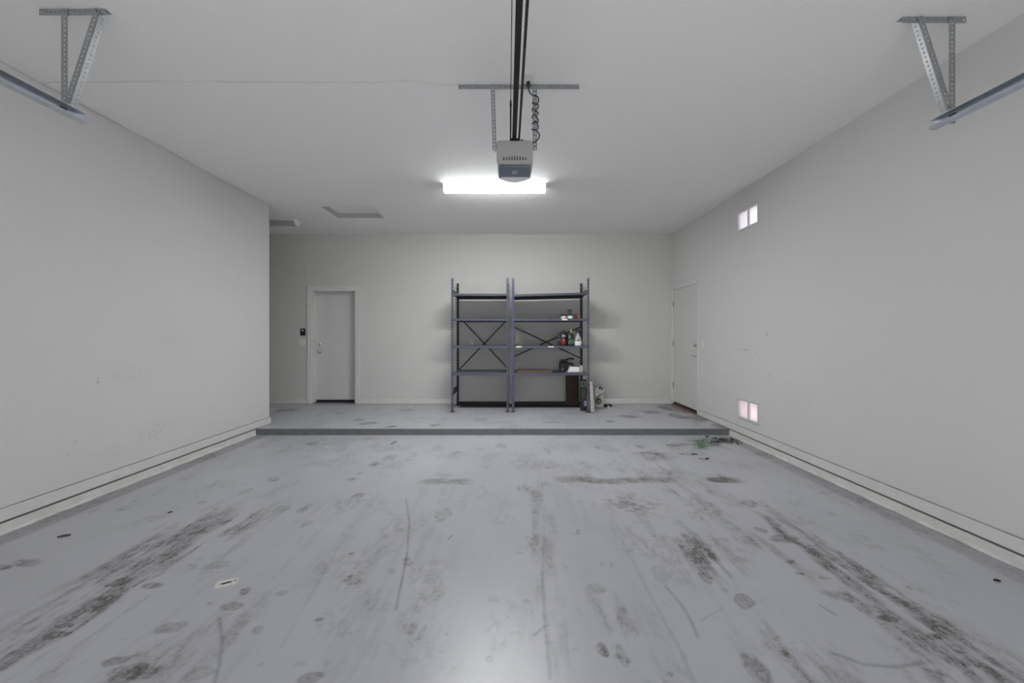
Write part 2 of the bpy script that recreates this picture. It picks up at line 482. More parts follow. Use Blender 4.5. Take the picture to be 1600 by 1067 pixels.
        G[sl] += s * .8 * np.exp(-(d / (w + .002)) ** 2) * (.4 + .9 * vnoise(X[sl], Y[sl], 12, 12, 78, 3))
    # darker strip along both walls, dark lines at walls and step foot
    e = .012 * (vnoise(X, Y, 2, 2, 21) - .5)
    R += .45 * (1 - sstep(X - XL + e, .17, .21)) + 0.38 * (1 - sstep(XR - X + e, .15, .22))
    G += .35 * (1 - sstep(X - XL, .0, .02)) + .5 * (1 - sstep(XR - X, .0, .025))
    G += .5 * (1 - sstep(YS - Y, .0, .012)) * vnoise(X, Y, 6, 6, 31)
    return np.clip(R, 0, 1), np.clip(G, 0, 1), np.clip(B, 0, 1)


def paint_upper(X, Y):
    wx = X + .06 * (vnoise(X, Y, 3, 3, 41) - .5) * 2; wy = Y + .06 * (vnoise(X, Y, 3, 3, 42) - .5) * 2
    bl = vnoise(X, Y, 4, 3, 43, 5); fi = vnoise(X, Y, 30, 30, 44, 3)
    R = .16 * sstep(bl, .55, .72); G = np.zeros_like(X); B = np.zeros_like(X)
    for px, py, a, b, s in ((448, 641, 16, 3, .7), (530, 645, 8, 2, .4), (575, 661, 16, 3, .7), (560, 656, 10, 2, .6), (612, 667, 10, 2, .8), (680, 664, 10, 2, .6), (635, 641, 14, 3, .4),
                            (985, 651, 20, 3, .8), (1015, 644, 16, 3, .7), (955, 658, 8, 2, .8), (1060, 650, 14, 4, .8), (1090, 655, 14, 5, .5), (750, 655, 14, 3, .3), (860, 660, 16, 2, .4), (1040, 638, 8, 4, .6)):
        cx, cy = FL(px, py, ST); hx = a * cy / F; hy = abs(FL(px, py - b, ST)[1] - FL(px, py + b, ST)[1]) / 2
        q = np.hypot((wx - cx) / hx, (wy - cy) / hy) + .8 * (vnoise(X, Y, 12, 12, int(px), 4) - .5)
        R += s * (1 - sstep(q, .5, 1.2)) * (.4 + .9 * fi)
    # rust by the side door, darker floor by the back wall and under the shelves
    B += .9 * np.exp(-(((wx - (XR - .1)) / .12) ** 2 + ((wy - 6.85) / .5) ** 4)) + .4 * np.exp(-(((wx - 1.75) / .2) ** 2 + ((wy - 7.2) / .12) ** 2))
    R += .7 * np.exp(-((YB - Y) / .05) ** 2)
    R += .45 * np.exp(-((X - XR) / .35) ** 2) * sstep(bl, .4, .6)
    for fx in (-.985, -.02, 1.28):
        B += np.clip(1.2 * np.exp(-(((wx - fx) / .09) ** 2 + ((wy - 6.58) / .07) ** 2)), 0, 1)
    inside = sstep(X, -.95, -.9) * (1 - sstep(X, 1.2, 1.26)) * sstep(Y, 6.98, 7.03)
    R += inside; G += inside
    return np.clip(R, 0, 1), np.clip(G, 0, 1), np.clip(B, 0, 1)


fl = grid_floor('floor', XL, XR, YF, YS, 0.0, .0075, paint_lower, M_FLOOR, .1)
tag(fl, 'stained glossy grey painted concrete garage floor, lower level', 'floor', kind='structure')
fu = grid_floor('floor_raised', XN, XR, YS + .012, YB + .2, ST, .016, paint_upper, M_FLOOR, .2)
tag(fu, 'raised grey concrete floor strip along the back wall', 'floor', kind='structure')
# step nosing: dark painted vertical face, slightly uneven along its top edge
mb = MB(); n = 90
for i in range(n + 1):
    x = XL - .06 + (XR - XL + .06) * i / n; j = .0025 * math.sin(i * 1.7) + .002 * math.sin(i * .53)
    mb.v += [(x, YS - .003 + j, 0), (x, YS + j, ST - .004), (x, YS + .012, ST + .0005), (x, YS + .03, ST + .0005)]
for i in range(n):
    for k in range(3):
        a = i * 4 + k; mb.f.append((a, a + 4, a + 5, a + 1))
tag(mb.build('step_riser', M_STEP), 'dark grey painted front face of the step across the garage', 'step', kind='structure')


# ------------------------------------------------------------------ walls and ceiling
def holed(T, us, vs, holes, t0, t1):
    """wall slab between t0 and t1 with rectangular holes; T(u,v,t) -> xyz"""
    mb = MB(); us = sorted(us); vs = sorted(vs)
    solid = lambda i, j: 0 <= i < len(us) - 1 and 0 <= j < len(vs) - 1 and not any(
        a <= (us[i] + us[i + 1]) / 2 <= b and c <= (vs[j] + vs[j + 1]) / 2 <= d for a, b, c, d in holes)

    def quad(p):
        n = len(mb.v); mb.v += [tuple(T(*q)) for q in p]; mb.f.append((n, n + 1, n + 2, n + 3))
    for i in range(len(us) - 1):
        for j in range(len(vs) - 1):
            if not solid(i, j): continue
            u0, u1, v0, v1 = us[i], us[i + 1], vs[j], vs[j + 1]
            for t in (t0, t1): quad([(u0, v0, t), (u1, v0, t), (u1, v1, t), (u0, v1, t)])
            if not solid(i - 1, j): quad([(u0, v0, t0), (u0, v1, t0), (u0, v1, t1), (u0, v0, t1)])
            if not solid(i + 1, j): quad([(u1, v0, t0), (u1, v1, t0), (u1, v1, t1), (u1, v0, t1)])
            if not solid(i, j - 1): quad([(u0, v0, t0), (u1, v0, t0), (u1, v0, t1), (u0, v0, t1)])
            if not solid(i, j + 1): quad([(u0, v1, t0), (u1, v1, t0), (u1, v1, t1), (u0, v1, t1)])
    return mb


def weld(o):
    bm = bmesh.new(); bm.from_mesh(o.data); bmesh.ops.remove_doubles(bm, verts=bm.verts, dist=1e-5)
    bmesh.ops.recalc_face_normals(bm, faces=bm.faces); bm.to_mesh(o.data); bm.free(); return o


# back door opening, side door opening, vents
D1 = (-3.70, -2.883, ST, 2.19)
D2 = (6.348, 7.335, ST, 2.195)
V1 = (4.774, 5.209, CH + 1.345, CH + 1.59)
V2 = (4.774, 5.209, CH - 1.075, CH - .828)

ob = holed(lambda u, v, t: (u, t, v), [XN, D1[0], D1[1], XR + .2], [ST, D1[3], ZC], [D1], YB, YB + .2).build('wall_back', M_WALL_B)
tag(weld(ob), 'off-white textured back wall behind the shelving', 'wall', kind='structure')
ob = holed(lambda u, v, t: (t, u, v), [YF, V1[0], V1[1], D2[0], D2[1], YB],
           [0, ST, V2[2], V2[3], D2[3], V1[2], V1[3], ZC], [D2, V1, V2], XR, XR + .12).build('wall_right', M_WALL_R)
tag(weld(ob), 'off-white textured right wall with two vents and a side door', 'wall', kind='structure')
mb = MB().box(XL - .13, XL, YF, YE, 0, ZC)
tag(mb.build('wall_left', M_WALL_L, bevel=.008, seg=3), 'off-white textured left wall ending at the nook', 'wall', kind='structure')
mb = MB().box(XN - .1, XN, YE - .5, YB, ST, ZC)
tag(mb.build('wall_nook_side', M_WALL_L), 'off-white end wall inside the nook', 'wall', kind='structure')
mb = MB().box(XN, XL - .13, YE - .13, YE, 0, ZC)
tag(mb.build('wall_nook_front', M_WALL_L), 'off-white front wall inside the nook', 'wall', kind='structure')

# ceiling with the attic hatch opening
HX0, HX1, HY0, HY1 = -2.777, -2.03, F / 107.2, F / 97.6
ob = holed(lambda u, v, t: (u, v, t), [XN - .1, HX0, HX1, XR + .16], [YF - .1, HY0, HY1, YB + .2], [(HX0, HX1, HY0, HY1)], ZC, ZC + .075).build('ceiling', M_CEIL)
tag(weld(ob), 'off-white knockdown textured garage ceiling', 'ceiling', kind='structure')
h = thing('attic_hatch', ((HX0 + HX1) / 2, (HY0 + HY1) / 2, ZC + .08), 'recessed rectangular attic access hatch in the ceiling near the nook', 'hatch')
MB().box(HX0 - .02, HX1 + .02, HY0 - .02, HY1 + .02, ZC + .0755, ZC + .095).build('hatch_panel', M_CEIL, h)
for a in ((HX0, HX0 + .012, HY0, HY1), (HX1 - .012, HX1, HY0, HY1), (HX0, HX1, HY0, HY0 + .012), (HX0, HX1, HY1 - .012, HY1)):
    MB().box(*a, ZC + .002, ZC + .0755).build('hatch_lining', mat('hatch_lining_grey', (.50, .49, .46), .7), h)  # lining greyer than the ceiling panel

# unseen wall behind the camera; doorway opened to let fill daylight in
ob = holed(lambda u, v, t: (u, t, v), [XL - .13, -2.44, 2.44, XR + .16], [0, 2.15, ZC], [(-2.44, 2.44, 0, 2.15)], YF - .15, YF).build('wall_front', M_WALL_L)
tag(weld(ob), 'unseen off-white garage door wall, left open to let daylight in', 'wall', kind='structure')
tag(MB().box(-9, 9, YF - 12, YF - .15, -.15, -.02).build('driveway', mat('pale_concrete', (.50, .49, .47), .9, var=.12, vscale=3)), 'unseen pale concrete driveway added outside the opened doorway', 'driveway', kind='structure')  # unseen driveway, added to bounce daylight in through the opening

# baseboards and stem walls
BB = .095
mb = MB().box(XL, XL + .014, YF, YE + .014, ST + .008, ST + BB)
tag(mb.build('baseboard_left', M_TRIM, bevel=.003, seg=2), 'white baseboard along the left wall', 'baseboard', kind='structure')
mb = MB().box(XL - .13, XL + .001, YE + .0005, YE + .014, ST + .001, ST + BB)
tag(mb.build('baseboard_left_end', M_TRIM), 'white baseboard on the end of the left wall', 'baseboard', kind='structure')
mb = MB().box(XR - .014, XR, YF, D2[0] - .052, ST + .008, ST + BB)
tag(mb.build('baseboard_right', M_TRIM, bevel=.003, seg=2), 'white baseboard along the right wall', 'baseboard', kind='structure')
for k, (a, b) in enumerate(((XN, D1[0] - .085), (D1[1] + .085, 1.80), (1.803, XR - .02))):
    mb = MB().box(a, b, YB - .014, YB, ST + .001, ST + BB - .008)
    tag(mb.build(('baseboard_back_nook', 'baseboard_back_centre', 'baseboard_back_right')[k], M_TRIM, bevel=.003, seg=2),
        ('white baseboard left of the back door', 'white baseboard behind the shelving', 'white baseboard between shelving and side door')[k], 'baseboard', kind='structure')


def stem(name, label, x0, dirn, y0, y1):
    mb = MB(); n = 120
    for i in range(n + 1):
        y = y0 + (y1 - y0) * i / n; w = .016 + .004 * math.sin(i * .9) + .003 * math.sin(i * 2.3)
        mb.v += [(x0, y, 0), (x0 + dirn * (w + .004), y, 0), (x0 + dirn * .014, y, .02), (x0 + dirn * .012, y, ST - .008), (x0, y, ST - .008)]
    for i in range(n):
        for k in range(4):
            a = i * 5 + k; mb.f.append((a, a + 1, a + 6, a + 5))
    mb.f += [(4, 3, 2, 1, 0), tuple(n * 5 + k for k in range(5))]
    tag(mb.build(name, M_STEM), label, 'trim', kind='structure')


stem('trim_1', 'white painted concrete stem under the left baseboard', XL, 1, YF, YS)
stem('trim_2', 'white painted concrete stem under the right baseboard', XR, -1, YF, YS)
tag(MB().box(XL, XL + .004, YF, YS, ST - .0095, ST + .0085).build('trim_3', M_GROOVE), 'dark gap line under the left baseboard', 'trim', kind='structure')
tag(MB().box(XR - .004, XR, YF, YS, ST - .0095, ST + .0085).build('trim_4', M_GROOVE), 'dark gap line under the right baseboard', 'trim', kind='structure')

tag(MB().box(XL, XL + .0155, YF, YE + .014, ST + BB + .0002, ST + BB + .0034).build('trim_5', M_CRACK), 'thin cracked caulk line above the left baseboard', 'trim', kind='structure')
tag(MB().box(XR - .0155, XR, YF, D2[0] - .052, ST + BB + .0002, ST + BB + .0034).build('trim_6', M_CRACK), 'thin cracked caulk line above the right baseboard', 'trim', kind='structure')
# ------------------------------------------------------------------ outdoors seen through the vents
M_OUT = mat('sunlit_gravel', (0.62, 0.56, 0.52), .9, var=.2, vscale=12)
tag(MB().box(XR + .16, XR + 9, -4, 16, -.5, -.35).build('ground', M_OUT), 'pale gravel side yard outside the vents', 'ground', kind='structure')
M_BLK = mat('garden_wall_stucco', (0.70, 0.55, 0.50), .9, bump=.4, bscale=50)
tag(MB().box(XR + 2.6, XR + 2.8, -4, 16, -.35, 1.75).build('wall_garden', M_BLK), 'pinkish garden wall across the side yard', 'wall', kind='structure')

# ------------------------------------------------------------------ vents
M_VENTF = mat('vent_frame_metal', (0.72, 0.72, 0.73), .4, .2)
M_MESH = bpy.data.materials.new('fine_insect_mesh'); M_MESH.use_nodes = True
nt = M_MESH.node_tree; nt.nodes.clear()
o_ = nt.nodes.new('ShaderNodeOutputMaterial'); mx_ = nt.nodes.new('ShaderNodeMixShader'); tr_ = nt.nodes.new('ShaderNodeBsdfTransparent'); tl_ = nt.nodes.new('ShaderNodeBsdfTranslucent')
tl_.inputs['Color'].default_value = (.92, .90, .94, 1); tr_.inputs['Color'].default_value = (.8, .79, .82, 1); mx_.inputs[0].default_value = .5
nt.links.new(tr_.outputs[0], mx_.inputs[1]); nt.links.new(tl_.outputs[0], mx_.inputs[2]); nt.links.new(mx_.outputs[0], o_.inputs['Surface'])


def vent(V, label):
    y0, y1, z0, z1 = V
    t = thing('wall_vent', (XR, (y0 + y1) / 2, z0), label, 'vent', 'two-pane vents in the right wall')
    w = .028
    MB().extrude([(y0 - .01, z0 - .01), (y1 + .01, z0 - .01), (y1 + .01, z0 + w - .01), (y0 - .01, z0 + w - .01)], XR - .012, XR + .03, lambda u, v, s: (s, u, v)).build('frame_bar', M_VENTF, t, bevel=.003)
    MB().extrude([(y0 - .01, z1 - w + .01), (y1 + .01, z1 - w + .01), (y1 + .01, z1 + .01), (y0 - .01, z1 + .01)], XR - .012, XR + .03, lambda u, v, s: (s, u, v)).build('frame_bar', M_VENTF, t, bevel=.003)
    MB().box(XR - .012, XR + .03, y0 - .01, y0 + w - .01, z0 + w - .01, z1 - w + .01).build('frame_bar', M_VENTF, t, bevel=.003)
    MB().box(XR - .012, XR + .03, y1 - w + .01, y1 + .01, z0 + w - .01, z1 - w + .01).build('frame_bar', M_VENTF, t, bevel=.003)
    ym = (y0 + y1) / 2
    MB().box(XR - .004, XR + .03, ym - .014, ym + .014, z0 + w - .01, z1 - w + .01).build('mullion', M_VENTF, t, bevel=.003)
    for a, b in ((y0 + .0185, ym - .0145), (ym + .0145, y1 - .0185)):
        MB().box(XR + .012, XR + .0135, a, b, z0 + w - .0095, z1 - w + .0095).build('mesh_pane', M_MESH, t)


vent(V1, 'bright two-pane screened vent high on the right wall')
vent(V2, 'bright two-pane screened vent low on the right wall near the floor')

# ------------------------------------------------------------------ doors
def knob_set(parent, c, nrm, kind):
    """round rose + knob (or lever) at c, facing nrm"""
    n = Vector(nrm); c = Vector(c)
    if kind == 'knob':
        o = MB().tube([c, c + n * .008, c + n * .010, c + n * .03, c + n * .04, c + n * .055, c + n * .062], [.032, .032, .013, .013, .026, .028, .012], 16).build('door_knob', M_CHROME, parent, smooth=True)
    elif kind == 'bolt':
        o = MB().tube([c, c + n * .012, c + n * .02], [.032, .030, .022], 16).build('deadbolt', M_CHROME, parent, smooth=True)
        MB().box(*(c.x - .006, c.x + .006) if abs(n.y) > .5 else (c.x + n.x * .036, c.x + n.x * .02), *(c.y + n.y * .036, c.y + n.y * .02) if abs(n.y) > .5 else (c.y - .006, c.y + .006),
                 c.z - .018, c.z + .018).build('thumb_turn', M_CHROME, o)
    else:
        o = MB().tube([c, c + n * .008, c + n * .010, c + n * .045], [.032, .032, .011, .011], 16).build('door_lever', M_CHROME, parent, smooth=True)
        MB().tube([c + n * .045, c + n * .046 + Vector((0, .05, 0)), c + n * .042 + Vector((0, .115, -.004))], [.011, .009, .007], 10).build('lever_arm', M_CHROME, o, smooth=True)
    return o


d = thing('door_1', ((D1[0] + D1[1]) / 2, YB, ST), 'white flush door with black bottom sweep recessed in the back wall', 'door', kind='structure')
yd = YB + .145
MB().box(D1[0] + .0205, D1[1] - .0205, yd, yd + .044, ST + .0545, D1[3] - .0205).build('door_slab', M_DOOR, d, bevel=.002)
plab(MB().box(D1[0] + .022, D1[1] - .022, yd - .006, yd + .05, ST + .0225, ST + .054).build('door_sweep', M_BLACK, d), 'black rubber door sweep')
MB().box(D1[0], D1[1], yd - .02, yd + .055, ST, ST + .022).build('threshold', M_BLACK, d, bevel=.004)
for a in ((D1[0], D1[0] + .02, YB + .0, YB + .2, ST + .0225, D1[3]), (D1[1] - .02, D1[1], YB + .0, YB + .2, ST + .0225, D1[3]), (D1[0] + .0205, D1[1] - .0205, YB, YB + .2, D1[3] - .02, D1[3])):
    MB().box(*a).build('jamb', M_TRIM, d)


def casing(parent, T, a, b, top, z0, w):
    """three mitred casing boards with a stepped profile; T(u, v, t) t out of the wall"""
    prof = [(0, 0), (w, 0), (w, .018), (w * .75, .018), (w * .6, .014), (w * .15, .012), (0, .008)]
    mb = MB()
    for pts in ([(a, z0), (a, top)], [(b, z0), (b, top)]):
        s = -1 if pts[0][0] == a else 1
        m = MB(); n = len(prof)
        for k, (u, v) in enumerate(pts):
            for p, q in prof: m.v.append(tuple(T(u + s * p, v + (p if k else 0), q)))
        for i in range(n): m.f.append((i, (i + 1) % n, n + (i + 1) % n, n + i))
        m.f += [tuple(range(n)), tuple(range(n, 2 * n))]
        m.build('casing', M_TRIM, parent)
    m = MB(); n = len(prof)
    for k, u in enumerate((a, b)):
        for p, q in prof: m.v.append(tuple(T(u + (-p if k == 0 else p), top + p, q)))
    for i in range(n): m.f.append((i, (i + 1) % n, n + (i + 1) % n, n + i))
    m.f += [tuple(range(n)), tuple(range(n, 2 * n))]
    m.build('casing', M_TRIM, parent)


casing(d, lambda u, v, t: (u, YB - t, v), D1[0] + .006, D1[1] - .006, D1[3] - .006, ST, .082)
knob_set(d, (D1[0] + .085, yd, 1.045), (0, -1, 0), 'knob')
knob_set(d, (D1[0] + .085, yd, 1.185), (0, -1, 0), 'bolt')

d = thing('door_2', (XR, (D2[0] + D2[1]) / 2, ST), 'white flush side door with lever handle in the right wall', 'door', kind='structure')
MB().box(XR + .012, XR + .056, D2[0] + .02, D2[1] - .02, ST + .06, D2[3] - .02).build('door_slab', M_DOOR, d, bevel=.002)
plab(MB().box(XR + .014, XR + .06, D2[0] + .02, D2[1] - .02, ST + .024, ST + .0585).build('door_sweep', M_BLACK, d), 'dark gap strip under the door')
MB().box(XR - .02, XR + .1, D2[0], D2[1], ST + .001, ST + .022).build('threshold', mat('rusty_threshold', (.22, .13, .085), .8, .3, var=.5, vscale=20), d)
for a in ((XR, XR + .15, D2[0], D2[0] + .018, ST + .0225, D2[3]), (XR, XR + .15, D2[1] - .018, D2[1], ST + .0225, D2[3]), (XR, XR + .15, D2[0] + .0185, D2[1] - .0185, D2[3] - .018, D2[3])):
    MB().box(*a).build('jamb', M_TRIM, d)
MB().box(XR + .057, XR + .075, D2[0] + .0185, D2[1] - .0185, ST + .0225, D2[3] - .0185).build('light_leak_panel', M_TRIM, d)  # hidden full panel added behind the slab to block light leaks
casing(d, lambda u, v, t: (XR - t, u, v), D2[0] + .006, D2[1] - .006, D2[3] - .006, ST, .045)
for z in (1.92, 1.20, .44):
    hg = MB().tube([(XR + .004, D2[1] - .02, z - .05), (XR + .004, D2[1] - .02, z + .05)], .008, 8).build('hinge', mat('dark_hinge', (.25, .24, .23), .4, .8), d)
knob_set(d, (XR + .012, D2[0] + .09, 1.03), (-1, 0, 0), 'lever')
knob_set(d, (XR + .012, D2[0] + .09, 1.187), (-1, 0, 0), 'bolt')


# ------------------------------------------------------------------ plates on the walls
def plate(name, T, w, hgt, label, cat, pieces, m=M_WHITEPL, pm=M_WHITEPL, pname='rocker', loc=(0, 0, 0)):
    t = thing(name, loc, label, cat)
    def bx(u0, u1, v0, v1, a, b):
        return MB().extrude([(u0, v0), (u1, v0), (u1, v1), (u0, v1)], a, b, T)
    bx(-w / 2, w / 2, -hgt / 2, hgt / 2, 0, .006).build('cover_plate', m, t, bevel=.002)
    for u, v, pw, ph in pieces:
        bx(u - pw / 2, u + pw / 2, v - ph / 2, v + ph / 2, .0062, .012).build(pname, pm, t, bevel=.001)
    return t


def TB(x, z): return lambda u, v, t: (x + u, YB - t, z + v)
def TR(y, z): return lambda u, v, t: (XR - t, y + u, z + v)


plate('light_switch', TB(-3.87, 1.215), .128, .115, 'white double light switch plate beside the back door', 'light switch', [(-.025, 0, .033, .066), (.025, 0, .033, .066)], loc=(-3.87, YB, 1.215))
plate('light_switch', TR(6.157, 1.213), .115, .115, 'white light switch plate on the right wall beside the side door', 'light switch', [(-.025, 0, .033, .066), (.025, 0, .033, .066)], loc=(XR, 6.157, 1.213))
plate('power_outlet', TB(-.73, 1.225), .07, .115, 'white wall outlet behind the left shelving unit', 'outlet', [(0, .022, .034, .028), (0, -.022, .034, .028)], pname='socket', loc=(-.73, YB, 1.225))
wc = thing('door_control', (-3.857, YB, 1.41), 'black wall button of the door opener beside the back door', 'wall control')
MB().box(-3.901, -3.813, YB - .022, YB, 1.345, 1.475).build('control_body', M_BLKPL, wc, bevel=.006, seg=2)
MB().box(-3.872, -3.842, YB - .027, YB - .0225, 1.425, 1.453).build('push_button', M_WHITEPL, wc, bevel=.002)

# ------------------------------------------------------------------ ceiling lamps
M_LENS = mat('lit_acrylic_lens', (0.9, 0.9, 0.9), .4, emit=(.98, .99, 1.0), estr=LAMP)
M_LENSOFF = mat('unlit_acrylic_lens', (0.42, 0.41, 0.39), .3)
M_LAMPB = mat('lamp_housing_white', (0.82, 0.82, 0.80), .4)


def wrap_lamp(cx, y0, length, lens, label, side=None, wid=.155, hgt=.085):
    t = thing('ceiling_lamp', (cx, y0 + wid / 2, ZC), label, 'ceiling lamp')
    prof = [(0, -.022), (.004, -.05), (.022, -hgt + .008), (.04, -hgt), (wid - .04, -hgt), (wid - .022, -hgt + .008), (wid - .004, -.05), (wid, -.022)]
    T = lambda u, v, s: (s, y0 + u, ZC + v)
    e0, e1 = cx - length / 2 + .008, cx + length / 2 - .008
    MB().extrude(prof[2:6], e0, e1, T).build('diffuser_lens', lens, t)
    for q in ([prof[0], prof[1], prof[2], (.025, -.022)], [prof[5], prof[6], prof[7], (wid - .025, -.022)]):
        plab(MB().extrude(q, e0, e1, T).build('lens_side', side or lens, t), 'prismatic lens side')
    MB().box(cx - length / 2 + .004, cx + length / 2 - .004, y0 + .004, y0 + wid - .004, ZC - .0218, ZC - .001).build('housing', M_LAMPB, t)
    e = [(-.003, -.001), (-.003, -.052), (.02, -hgt - .002), (.038, -hgt - .004), (wid - .038, -hgt - .004), (wid - .02, -hgt - .002), (wid + .003, -.052), (wid + .003, -.001)]
    for s0 in (cx - length / 2, cx + length / 2 - .0075):
        MB().extrude(e, s0, s0 + .0075, lambda u, v, s: (s, y0 + u, ZC + v)).build('end_cap', M_LAMPB, t)
    return t


wrap_lamp(-.208, F / 127.2, 1.27, M_LENS, 'lit wraparound fluorescent lamp in the middle of the ceiling', mat('lit_prismatic_side', (.9, .9, .9), .4, emit=(.98, .99, 1.0), estr=LAMP * .12))
wrap_lamp(-4.11, F / 97, 1.24, M_LENSOFF, 'unlit wraparound ceiling lamp half hidden in the nook')

# ------------------------------------------------------------------ opener: hanger, motor head, rail
YH = F / 209.7            # hanger plane
oh = thing('opener_hanger', (0.05, YH, ZC), 'perforated steel hanger holding the opener to the ceiling', 'hanger bracket')
xa, xb = (716 - 799) / 209.7, (905 - 799) / 209.7
a = MB()
a.perf((xa, YH, ZC - .036), (xb, YH, ZC - .036), (0, 0, 1), .034, .0025, .028, .012)
a.perf((xa, YH + .0026, ZC - .0035), (xb, YH + .0026, ZC - .0035), (0, 1, 0), .034, .0025, .028, .012)
a.build('ceiling_angle', M_STEEL, oh)
for xt, xbm, s in ((-.155, -.140, 1), (.160, .160, -1)):
    m = MB()
    m.perf((xt, YH - .004, ZC - .003), (xbm, YH - .004, CH + 1.373), (1, 0, 0), .031, .0025, .027, .012)
    m.perf((xt + (.0315 if s > 0 else -.0005), YH - .004, ZC - .04), (xbm + (.0315 if s > 0 else -.0005), YH - .004, CH + 1.373), (0, -1, 0), .028, .0025, .027, .012)
    m.build('hanger_strap', M_STEEL, oh)

M_HEAD = mat('opener_grey_plastic', (0.40, 0.40, 0.39), .45)
M_HEADP = mat('opener_blue_grey_panel', (0.155, 0.19, 0.235), .4)
M_HLENS = mat('opener_light_lens', (0.68, 0.68, 0.67), .3)
op = thing('garage_door_opener', (.02, 3.05, CH + 1.24), 'grey ceiling-hung door opener motor with long black rail', 'door opener')
yf, yr = YH - .10, YH + .24
cx = .024
zt, zb = CH + 1.405, CH + 1.235
# shell: rounded box lofted in y
def rrect(w, z0, z1, r, n=4):
    pts = []
    for sx, zz, a0 in ((1, z0, -90), (1, z1, 0), (-1, z1, 90), (-1, z0, 180)):
        for k in range(n + 1):
            q = math.radians(a0 + 90 * k / n)
            pts.append((sx * (w / 2 - r) + r * math.cos(q), zz + (r if zz == z0 else -r) + r * math.sin(q)))
    return pts
m = MB(); secs = []
for y, w, z0, z1 in ((yf, .250, zb + .012, zt - .012), (yf + .012, .262, zb + .002, zt), (yf + .17, .264, zb, zt), (yf + .29, .258, zb, zt - .01), (yr - .02, .24, zb + .008, zt - .02), (yr, .21, zb + .03, zt - .04)):
    b0 = len(m.v); pts = rrect(w, z0, z1, .022)
    m.v += [(cx + u, y, z) for u, z in pts]; secs.append((b0, len(pts)))
for (b0, n), (b1, _) in zip(secs[:-1], secs[1:]):
    for i in range(n): m.f.append((b0 + i, b0 + (i + 1) % n, b1 + (i + 1) % n, b1 + i))
n = secs[0][1]; m.f += [tuple(range(n)), tuple(range(secs[-1][0], secs[-1][0] + n))]
m.build('motor_housing', M_HEAD, op, smooth=False)
# cheeks tapering beside the front
pan = plab(MB().extrude([(-.112, yf + .035), (.112, yf + .035), (.118, yf + .12), (.115, yf + .225), (-.115, yf + .225), (-.118, yf + .12)], zb - .012, zb - .0005, lambda u, v, s: (cx + u, v, s)).build('bottom_panel', M_HEADP, op, bevel=.004), 'blue-grey underside panel')
M_LOGO = mat('logo_pale_print', (0.42, 0.46, 0.50), .4)
for i in range(3):
    for j in range(2):
        MB().box(cx - .018 + .014 * i, cx - .006 + .014 * i, yf + .10 + .035 * j, yf + .128 + .035 * j, zb - .0135, zb - .0121).build('logo_mark', M_LOGO, pan)
# light lens at the rear, ribbed
lens = MB()
for k in range(13):
    q = -1 + 2 * k / 12
    lens.v += [(cx + q * .108, yf + .23, zb - .004), (cx + q * .105, yf + .235 + .045 * (1 - q * q), zb - .022 - .012 * (1 - q * q)), (cx + q * .1, yf + .26 + .085 * (1 - q * q), zb + .02), (cx + q * .1, yf + .24, zb + .03)]
for k in range(12):
    for j in range(4):
        a0 = k * 4 + j; a1 = k * 4 + (j + 1) % 4
        lens.f.append((a0, a1, a1 + 4, a0 + 4))
lens.f += [(0, 1, 2, 3), (48, 51, 50, 49)]
lo = lens.build('light_cover', M_HLENS, op)
for k in range(11):
    q = -.82 + 1.64 * k / 10
    yy = yf + .235 + .045 * (1 - q * q)
    MB().bar((cx + q * .105, yy - .018, zb - .015 - .010 * (1 - q * q)), (cx + q * .104, yy + .012, zb - .018 - .008 * (1 - q * q)), (1, 0, 0), .006, .008).build('cover_rib', M_WHITEPL, lo)
# front vent slots
for k in range(9):
    q = (k - 4)
    hgt = .034 - .0028 * abs(q)
    MB().extrude([(-.0042, 0), (.0042, 0), (.0034, hgt * .6), (.0015, hgt), (-.0015, hgt), (-.0034, hgt * .6)], yf - .0015, yf + .01, lambda u, v, s, q=q: (cx + q * .0195 + u, s, zb + .022 + v)).build('vent_slot', M_BLACK, op)
# raised front cowl beside slots
for s in (-1, 1):
    MB().tube([(cx + s * .137, yf + .085, zt - .045), (cx + s * .150, yf + .085, zt - .045)], .009, 8).build('mounting_bolt', M_STEEL, op)
# rail: T section running toward the door wall, slightly askew
M_RAIL = mat('black_painted_rail', (0.014, 0.014, 0.015), .45, .3)
r0 = Vector((cx - .003, yf + .03, zt + .012)); r1 = Vector((.063, YF + .05, zt + .05))
rl = MB()
rl.bar(r0, r1, (1, 0, 0), .031, .004); rl.bar(r0 + Vector((0, 0, .018)), r1 + Vector((0, 0, .018)), (1, 0, 0), .02, .034)
rl.build('opener_rail', M_RAIL, op)
MB().box(cx - .035, cx + .035, yf + .005, yf + .11, zt - .004, zt + .012).build('rail_mount', M_RAIL, op)
MB().tube([(cx + .032, yf + .04, zt + .02), (.098, YF + .05, zt + .06)], .0052, 6).build('drive_chain', mat('oily_chain', (.05, .048, .045), .5, .6), op)
ch = MB(); a = Vector((cx + .032, yf + .04, zt + .02)); b = Vector((.098, YF + .05, zt + .06)); dd = (b - a)
for k in range(150):
    p = a + dd * (k / 150.0); ch.box(p.x - .0072, p.x + .0072, p.y - .007, p.y + .007, p.z - .0045, p.z + .0045)
co = ch.build('chain_links', mat('oily_chain', (.05, .048, .045)), op); co['kind'] = 'stuff'
MB().tube([(cx - .03, yf + .04, zt + .02), (cx - .028, yf - .38, zt + .026)], .0055, 8).build('tension_rod', M_RAIL, op)
MB().tube([(cx - .028, yf - .38, zt + .026), (cx - .028, yf - .44, zt + .0265)], [.008, .004], 8).build('turnbuckle', M_RAIL, op)
MB().tube([(cx - .028, yf - .43, zt + .0265), (.026, YF + .05, zt + .06)], .0022, 6).build('drive_cable', M_RAIL, op)

